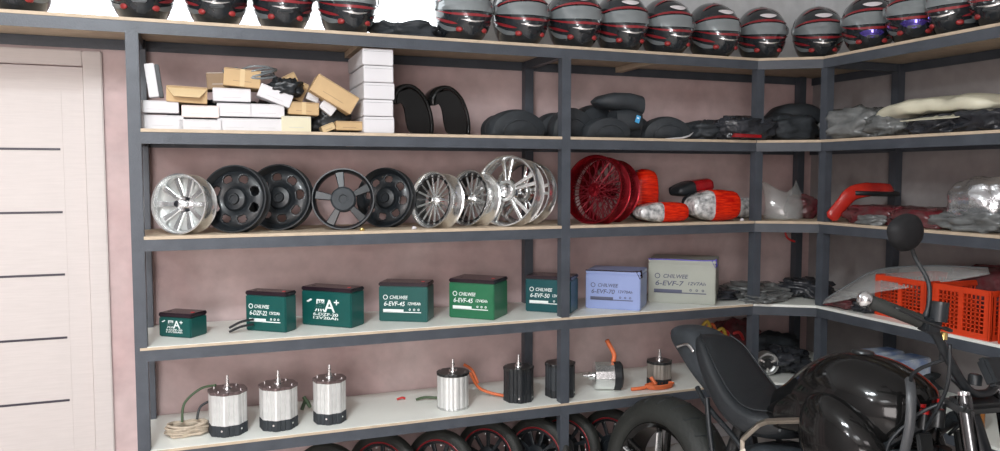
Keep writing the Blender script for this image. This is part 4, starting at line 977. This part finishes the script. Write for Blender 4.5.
# local: +x forward, +y left, +z up
def mirror_y(pts): return [(p[0], -p[1], p[2]) for p in pts]
def bwheel(name, x, r, w, rimr):
    Mx = Matrix.Translation((x, 0, r))
    pr = []
    for i in range(17):
        a = R(-100+200*i/16); pr.append((r-w*.42+w*.42*math.cos(a), w/2*math.sin(a)))
    pr += [(rimr-.004, w*.33), (rimr-.004, -w*.33)]
    o = rim = G()
    rim.lathe([(rimr, -w*.36), (rimr-.006, -w*.37), (rimr-.022, -w*.30), (rimr-.030, 0), (rimr-.022, w*.30), (rimr-.006, w*.37), (rimr, w*.36), (rimr-.012, w*.2), (rimr-.018, 0), (rimr-.012, -w*.2)], 60, Mx, closed=True)
    rimo = rim.build(name, M_gloss, bike, smooth=40)
    G().lathe(pr, 72, Mx, closed=True).build('tyre', M_rubber, rimo, smooth=60)
    g = G()
    for k in range(24):
        a = 2*PI*k/24
        for s in (-1, 1):
            pts = []
            for u in (.15, .45, .8):
                aa = a+.10*u+(.06 if s > 0 else 0); th = R(62*u); rr = r-w*.42+w*.42*math.cos(th)+.0006; pts.append(Mx @ Vector((rr*math.cos(aa), s*w/2*math.sin(th), rr*math.sin(aa))))
            g.tube(pts, .0026, 4)
    tag(g.build('tread_pattern', M_black, rimo), kind='stuff')
    G().lathe([(0, -w*.42), (.03, -w*.42), (.034, -w*.38), (.045, -.02), (.045, .02), (.034, w*.38), (.03, w*.42), (0, w*.42)], 30, Mx).build('hub', M_dkmetal, rimo, smooth=40)
    for k in range(5):
        a = 2*PI*k/5+R(90-4)
        for s in (-1, 1):
            g = G(); aa = a+s*.13; ra = .035; rb = rimr-.018
            g.tube([Mx @ Vector((ra*math.cos(a+s*.4), -.025, ra*math.sin(a+s*.4))), Mx @ Vector((rb*math.cos(aa), -w*.30, rb*math.sin(aa)))], [.016, .013], 8, flat=.8)
            o = g.build('spoke', M_gloss, rimo, smooth=40)
        g = G(); g.tube([Mx @ Vector((.10*math.cos(a), -w*.36, .10*math.sin(a))), Mx @ Vector(((rimr-.03)*math.cos(a), -w*.42, (rimr-.03)*math.sin(a)))], [.017, .015], 8, flat=.4)
        g.build('spoke_insert', M_alu, rimo, smooth=40)
    G().lathe([(.075, -.004), (.125, -.004), (.125, .0), (.075, 0)], 48, Mx @ Matrix.Translation((0, -w*.5-.006 if name != 'rear_wheel' else w*.5+.01, 0)), closed=True).build('brake_disc', M_alud, rimo, smooth=40)
    return rimo
bwheel('rear_wheel', 0, .325, .185, .222)
bwheel('front_wheel', 1.335, .30, .12, .216)
# swingarm, frame
for s in (-1, 1):
    G().tube(interp([(0, s*.135, .325), (.2, s*.13, .35), (.42, s*.09, .40)], 8), [.026]*4+[.032]*5, 12, flat=.8).build('swingarm', M_dkmetal, bike, smooth=40)
    G().tube(interp([(.19, s*.08, .74), (.28, s*.10, .68), (.46, s*.11, .58), (.50, s*.11, .46)], 10), .010, 10).build('subframe_tube', M_black, bike, smooth=40)
    G().tube(interp([(.27, s*.11, .72), (.31, s*.12, .60), (.35, s*.12, .48)], 6), .010, 10).build('subframe_strut', M_black, bike, smooth=40)
    # silver-bronze frame accent
    b_ = G(); P_ = [(.50, s*.165, .60), (.50, s*.17, .635), (.565, s*.175, .705), (.60, s*.18, .725), (.80, s*.185, .785)]
    for u, v_ in zip(P_, P_[1:]): b_.tube([u, v_], .011, 4)
    b_.build('frame_accent', M_bronze, bike, bevel=.002)
    G().tube([(.50, s*.165, .60), (.55, s*.165, .53)], .014, 4).build('frame_accent', M_bronze, bike, bevel=.002)
    # main frame spar
    G().tube(interp([(1.08, s*.05, .86), (.85, s*.13, .66), (.62, s*.14, .55), (.48, s*.12, .42)], 12), .026, 10, flat=.7).build('frame_spar', M_black, bike, smooth=40)
    G().tube(interp([(1.06, s*.05, .76), (1.0, s*.1, .5), (.9, s*.12, .28), (.6, s*.12, .22)], 12), .018, 10).build('down_tube', M_black, bike, smooth=40)
# motor/engine block under tank
G().loft([(.42, 0, .10, .28, .58, 5), (.50, 0, .13, .22, .62, 6), (.85, 0, .14, .22, .66, 6), (.95, 0, .11, .26, .62, 5)], 24).build('engine_block', M_blackm, bike, smooth=35)
g = G()
for k in range(7): g.box((.50+.05*k, 0, .50), (.008, .31, .17), bev=.002)
g.build('cooling_fins', M_dkmetal, bike)
for s in (-1, 1):
    G().lathe([(0, 0), (.075, 0), (.085, .01), (.09, .04)], 32, Matrix.Translation((.6, s*.17, .36)) @ Matrix.Rotation(0 if s < 0 else PI, 4, 'Z')).build('side_cover', M_dkmetal, bike, smooth=40)
# radiator with side shroud
G().box((1.03, 0, .60), (.05, .26, .30), (0, R(-8), 0), bev=.006).build('radiator', M_blackm, bike)
for s in (-1, 1):
    G().tube(interp([(1.02, s*.11, .965), (1.05, s*.145, .92), (1.06, s*.155, .83), (1.045, s*.15, .72)], 14), [.008]+[.014]*12+[.010, .008], 10, flat=.55).build('radiator_guard', mat('grey_satin_plastic', (.05, .053, .057), .35, var=.1), bike, smooth=50)
# fuel tank
def tanksec(): 
    return interp([(.50, 0, .045, .66, .755, 2.3), (.56, 0, .085, .66, .80, 2.3), (.64, 0, .135, .665, .875, 2.3), (.72, 0, .165, .67, .925, 2.3), (.80, 0, .175, .68, .94, 2.3), (.88, 0, .17, .69, .935, 2.3), (.95, 0, .15, .70, .915, 2.3), (1.01, 0, .11, .72, .885, 2.3), (1.04, 0, .06, .75, .85, 2.3)], 34)
G().loft([(x, y, w, z0+.01, z1+.055, e) for x, y, w, z0, z1, e in tanksec()], 40).build('fuel_tank', M_gloss, bike, smooth=True)
g = G(); g.lathe([(0, -.004), (.03, -.004), (.034, .0), (.035, .01)], 26, Matrix.Translation((.80, 0, .999)) @ Matrix.Rotation(-PI/2, 4, 'X')); g.build('tank_cap', M_dkmetal, bike, smooth=40)
for s in (-1, 1):
    # bulging lower side shroud
    G().loft(interp([(.715, s*.15, .02, .72, .80, 2.2), (.75, s*.165, .05, .66, .855, 2.2), (.82, s*.175, .065, .62, .87, 2.3), (.90, s*.175, .065, .595, .845, 2.3), (.97, s*.165, .05, .58, .79, 2.2), (1.03, s*.15, .02, .58, .69, 2.2)], 20), 28).build('side_shroud', M_gloss, bike, smooth=True)
    G().loft(interp([(.54, s*.10, .012, .71, .76, 2.2), (.60, s*.125, .020, .70, .80, 2.4), (.68, s*.14, .020, .71, .84, 2.4), (.74, s*.15, .01, .72, .80, 2.2)], 12), 20).build('side_panel', M_gloss, bike, smooth=True)
# seat
seat = G().loft(interp([(.155, 0, .06, .90, .925, 3), (.175, 0, .10, .87, .945, 3), (.22, 0, .125, .81, .93, 3.2), (.29, 0, .145, .735, .865, 3.4), (.36, 0, .158, .685, .80, 3.8), (.43, 0, .164, .652, .755, 3.8), (.50, 0, .160, .640, .738, 3.6), (.56, 0, .14, .645, .745, 3.2), (.61, 0, .11, .665, .762, 3), (.63, 0, .07, .69, .755, 3)], 40), 36).build('seat', M_seat, bike, smooth=60)
for s in (-1, 1):
    G().tube(interp([(.18, s*.08, .944), (.24, s*.108, .908), (.33, s*.125, .825), (.42, s*.135, .757), (.50, s*.130, .737), (.60, s*.09, .757)], 22), .0035, 6).build('seam', M_seat, seat, smooth=True)
G().tube([(.606, -.118, .69), (.612, -.10, .755), (.614, 0, .770), (.612, .10, .755), (.606, .118, .69)], .005, 6).build('front_piping', M_hgrey, seat, smooth=True)
# tail
tail = G().loft(interp([(-.02, 0, .04, .905, .935, 2.6), (.02, 0, .075, .87, .955, 2.6), (.08, 0, .10, .83, .965, 2.6), (.15, 0, .115, .78, .955, 2.8), (.22, 0, .12, .74, .905, 3), (.32, 0, .12, .69, .80, 3), (.42, 0, .11, .66, .72, 3)], 24), 28).build('tail_unit', M_blackm, bike, smooth=60)
G().box((-.012, 0, .915), (.02, .09, .022), bev=.006).build('tail_light', M_redlensd, tail)
for s in (-1, 1):
    G().tube(interp([(.10, s*.118, .88), (.16, s*.126, .90), (.2, s*.13, .88)]), .006, 8).build('grab_bracket', M_chrome, tail, smooth=True)
# rear mudguard and shock
G().tube([(.30, 0, .42), (.36, 0, .66)], .030, 14).build('shock_absorber', M_dkmetal, bike, smooth=40)
# fork, rake ~24 deg; clamp top at z .93
fk = []
for s in (-1, 1):
    top = Vector((1.175, s*.105, .93)); ax = Vector((1.335, s*.105, .30)); d = (ax-top).normalized()
    o = G().tube([top-d*.02, top+d*.30], .021, 18).build('fork_tube', mat('fork_chrome', (.14, .145, .15), .16, 1, var=.05), bike, smooth=40)
    G().tube([top+d*.29, top+d*.30, ax+Vector((0, 0, -.03))], [.027, .030, .028], 18).build('fork_leg', M_black, bike, smooth=40)
    G().tube([top-d*.03, top-d*.012], [.012, .014], 8).build('fork_cap', M_chrome, bike, smooth=40)
for (z_, dx) in ((.92, 0), (.76, .068)):
    G().box((1.175+dx*.5-.01, 0, z_), (.07, .27, .032), (0, R(14), 0), bev=.01).build('triple_clamp', M_dkmetal, bike)
G().tube([(1.125, 0, .91), (1.20, 0, .74)], .03, 16).build('steering_head', M_black, bike, smooth=40)
# handlebar: rises outward from the clamp and sweeps back
hb = G(); half = [(1.165, -.05, .955), (1.16, -.10, .985), (1.15, -.17, 1.055), (1.14, -.225, 1.115), (1.115, -.29, 1.15), (1.07, -.37, 1.175)]
full = [(1.165, 0, .95)]+[]
path = [mirror_y([p])[0] for p in reversed(half)]+[(1.168, 0, .95)]+half
hbo = hb.tube(interp(path, 48), .0125, 12).build('handlebar', M_black, bike, smooth=True)
for s in (-1, 1):
    q1 = Vector((1.122, s*.275, 1.145)); q2 = Vector((1.055, s*.40, 1.183)); dd = (q2-q1).normalized()
    G().tube([q1, q1+dd*.01, q2-dd*.004, q2], [.020, .0185, .0185, .016], 14).build('grip', M_rubber, hbo, smooth=40)
    G().tube([q2, q2+dd*.006, q2+dd*.022, q2+dd*.030, q2+dd*.034], [.014, .021, .022, .014, .004], 16).build('bar_end', M_chrome, hbo, smooth=50)
    q0 = q1-dd*.045
    G().box(q1-dd*.03, (.05, .05, .04), (0, R(10), R(20*s)), bev=.008).build('switch_block', M_black, hbo)
    lv = [q0+Vector((.03, 0, .0)), q0+Vector((.055, s*.03, -.002)), q0+Vector((.03, s*.12, .02)), q0+Vector((-.0, s*.19, .045))]
    G().tube(interp([tuple(p) for p in lv], 14), [.009]*4+[.006]*11, 8, flat=.6).build('brake_lever', M_dkmetal, hbo, smooth=True)
    G().tube([q0+Vector((.01, 0, .015)), q0+Vector((.01, 0, .065))], .022, 16).build('fluid_reservoir', M_black, hbo, smooth=40)
    G().tube([q0+Vector((.01, 0, .060)), q0+Vector((.01, 0, .068))], .0225, 16).build('reservoir_cap', M_dkmetal, hbo, smooth=40)
# mirrors
for s in (-1, 1):
    q = Vector((1.12, s*.25, 1.14))
    st = G().tube(interp([tuple(q), (1.13, s*.25, 1.19), (1.12, s*.245, 1.25), (1.09, s*.265, 1.31), (1.085, s*.285, 1.345)], 16), [.009]*3+[.006]*14, 8).build('mirror_stem', M_black, bike, smooth=True)
    g = G(); M = Matrix.Translation((1.075, s*.305, 1.375)) @ Matrix.Rotation(R(90)+R(12)*s, 4, 'Z') @ Matrix.Rotation(R(35)*s, 4, 'Y')
    pf = []
    shp = [(-.055, .005), (-.045, .040), (-.01, .052), (.035, .042), (.058, .010), (.045, -.030), (.01, -.048), (-.035, -.035)]
    shp = interp(shp+[shp[0]], 30)[:-1]; K = len(shp)
    rings = [(1, -.004), (1.02, 0), (.98, .012), (.75, .026), (.35, .033)]
    v = []; 
    for (sc, h) in rings: v += [(x*sc, -h, z*sc) for x, z in shp]
    f = [[i*K+j, i*K+(j+1) % K, (i+1)*K+(j+1) % K, (i+1)*K+j] for i in range(len(rings)-1) for j in range(K)]+[[(len(rings)-1)*K+j for j in range(K)]]
    g.add(v, f, M).build('mirror_head', mat('mirror_shell_plastic', (.012, .012, .013), .6, var=.1, spec=.2), bike, smooth=50)
    G().add([(x*.93, .0045, z*.93) for x, z in shp], [list(range(K))], M).build('mirror_glass', M_chrome, bike)
# instruments, headlight, fluid parts
G().box((1.20, 0, 1.02), (.03, .12, .08), (0, R(-30), 0), bev=.008).build('instrument_display', M_black, bike)
G().lathe([(0, .0), (.05, .002), (.085, .02), (.09, .04), (.075, .09), (.04, .12), (0, .125)], 36, Matrix.Translation((1.39, 0, .84)) @ Matrix.Rotation(R(90), 4, 'Z')).build('headlight', M_gloss, bike, smooth=50)
G().lathe([(0, -.004), (.05, -.002), (.078, .012)], 30, Matrix.Translation((1.392, 0, .84)) @ Matrix.Rotation(R(90), 4, 'Z')).build('headlight_lens', M_clearlens, bike, smooth=50)
for (x, y, z, m) in ((1.03, -.05, .885, M_redp), (1.06, -.085, .875, M_redp), (1.05, .02, .90, M_redp)):
    G().tube([(x, y, z-.05), (x, y, z-.006)], .014, 12).build('ignition_part', M_dkmetal, bike, smooth=40); G().tube([(x, y, z-.006), (x, y, z+.004)], .013, 12).build('red_cap', m, bike, smooth=40)
for (x, y, z, r, h, m, nm) in ((1.16, -.03, .975, .018, .03, M_black, 'key_switch'), (1.175, -.105, .945, .012, .018, M_chrome, 'clamp_bolt'), (1.13, -.14, 1.04, .016, .03, M_dkmetal, 'bar_riser'), (1.09, -.07, .84, .02, .05, M_dkmetal, 'hose_union'), (1.08, .07, .84, .02, .05, M_dkmetal, 'hose_union'), (1.15, -.20, 1.10, .011, .02, M_gold, 'banjo_bolt')):
    G().tube([(x, y, z), (x, y, z+h*.8), (x, y, z+h)], [r, r, r*.8], 14).build(nm, m, bike, smooth=40)
for s in (-1, 1):
    G().box((1.10, s*.10, .70), (.012, .07, .24), (0, R(-14), 0), bev=.004).build('side_plate', M_dkmetal, bike)
    G().box((1.12, s*.135, .60), (.02, .03, .10), (0, R(-14), 0), bev=.006).build('cable_bracket', M_blackm, bike)
rnd = random.Random(5)
for k, (a, b) in enumerate((((1.03, -.04, .86), (1.15, -.15, 1.05)), ((1.05, -.07, .80), (1.17, -.2, 1.09)), ((1.02, -.10, .70), (1.16, -.06, .95)), ((1.06, .06, .80), (1.16, .17, 1.06)), ((1.04, -.11, .60), (1.05, -.10, .86)))):
    a = Vector(a); b = Vector(b); m_ = (a+b)/2+Vector((.05*(1 if k % 2 else -1), -.04, .02))
    G().tube(interp([tuple(a), tuple(m_), tuple(b)], 12), .0055, 8).build('control_cable', M_black, bike, smooth=True)
for s in (-1, 1):
    G().tube([(1.33, s*.09, .80), (1.34, s*.17, .805)], .007, 8).build('signal_arm', M_black, bike, smooth=40)
    G().loft([(1.31, s*.19, .012, .79, .82, 2), (1.345, s*.19, .026, .78, .83, 2), (1.37, s*.19, .014, .79, .82, 2)], 16).build('front_turn_signal', M_dkmetal, bike, smooth=True)
# front mudguard
v = []; K = 7; n = 20
for i in range(n+1):
    a = R(20+140*i/n); 
    for j in range(K):
        u = -1+2*j/(K-1); rr = .325-.03*u*u; v.append((1.335+rr*math.cos(a), u*.07, .30+rr*math.sin(a)))
f = [[i*K+j, i*K+j+1, (i+1)*K+j+1, (i+1)*K+j] for i in range(n) for j in range(K-1)]
G().add(v, f).build('front_mudguard', M_gloss, bike, smooth=True, solid=.004)
# pegs, stand, exhaust-like side box
for s in (-1, 1): G().tube([(.47, s*.13, .36), (.47, s*.24, .36)], .013, 10).build('foot_peg', M_dkmetal, bike, smooth=40)
G().tube([(.58, .13, .25), (.60, .262, .040)], .012, 10).build('side_stand', M_dkmetal, bike, smooth=40)

# ------------------------------------------------------------------ light
def panel(x, y, z, sx, sy, power, col=(1, 1, 1), tgt=None):
    ld = bpy.data.lights.new('key_and_fill_panel', 'AREA'); ld.shape = 'RECTANGLE'; ld.size = sx; ld.size_y = sy; ld.energy = power; ld.color = col
    o = bpy.data.objects.new('key_and_fill_panel', ld); COL.objects.link(o); o.location = (x, y, z)
    return o
panel(-.35, -2.6, CZ-.02, .6, .35, 70, (.90, .97, 1))
for (x, y, e) in ((-.25, -2.15, 62), (-1.7, -3.2, 40)):  # unseen point lights, added to lift the upper wall and helmet logos
    ld = bpy.data.lights.new('added_point_light', 'POINT'); ld.energy = e; ld.shadow_soft_size = .10; ld.color = (.93, .98, 1)
    o = bpy.data.objects.new('added_point_light', ld); COL.objects.link(o); o.location = (x, y, 2.58)
panel(-.9, -4.4, CZ-.02, 1.2, .6, 22, (.95, .98, 1))  # this and following ceiling panels: added fill, to light the shelf bays evenly
panel(.7, -5.2, CZ-.02, 1.2, .6, 18, (1, .93, .94))
panel(-2.2, -3.2, CZ-.02, .6, .6, 15, (1, .93, .94))
o = panel(-1.7, -5.92, 1.45, 2.4, 1.7, 150, (1, .93, .91)); o.name = 'front_fill_light'; o.rotation_euler = (PI/2, 0, 0)  # no window here: frontal fill added to lift the shade in the bays
w = bpy.data.worlds.new('world'); scene.world = w; w.use_nodes = True
bgn = w.node_tree.nodes['Background']; bgn.inputs[0].default_value = (.8, .85, 1, 1); bgn.inputs[1].default_value = .3
scene.view_settings.view_transform = 'Standard'; scene.view_settings.look = 'None'; scene.view_settings.exposure = -0.06; scene.view_settings.gamma = 1
scene.view_settings.use_curve_mapping = False
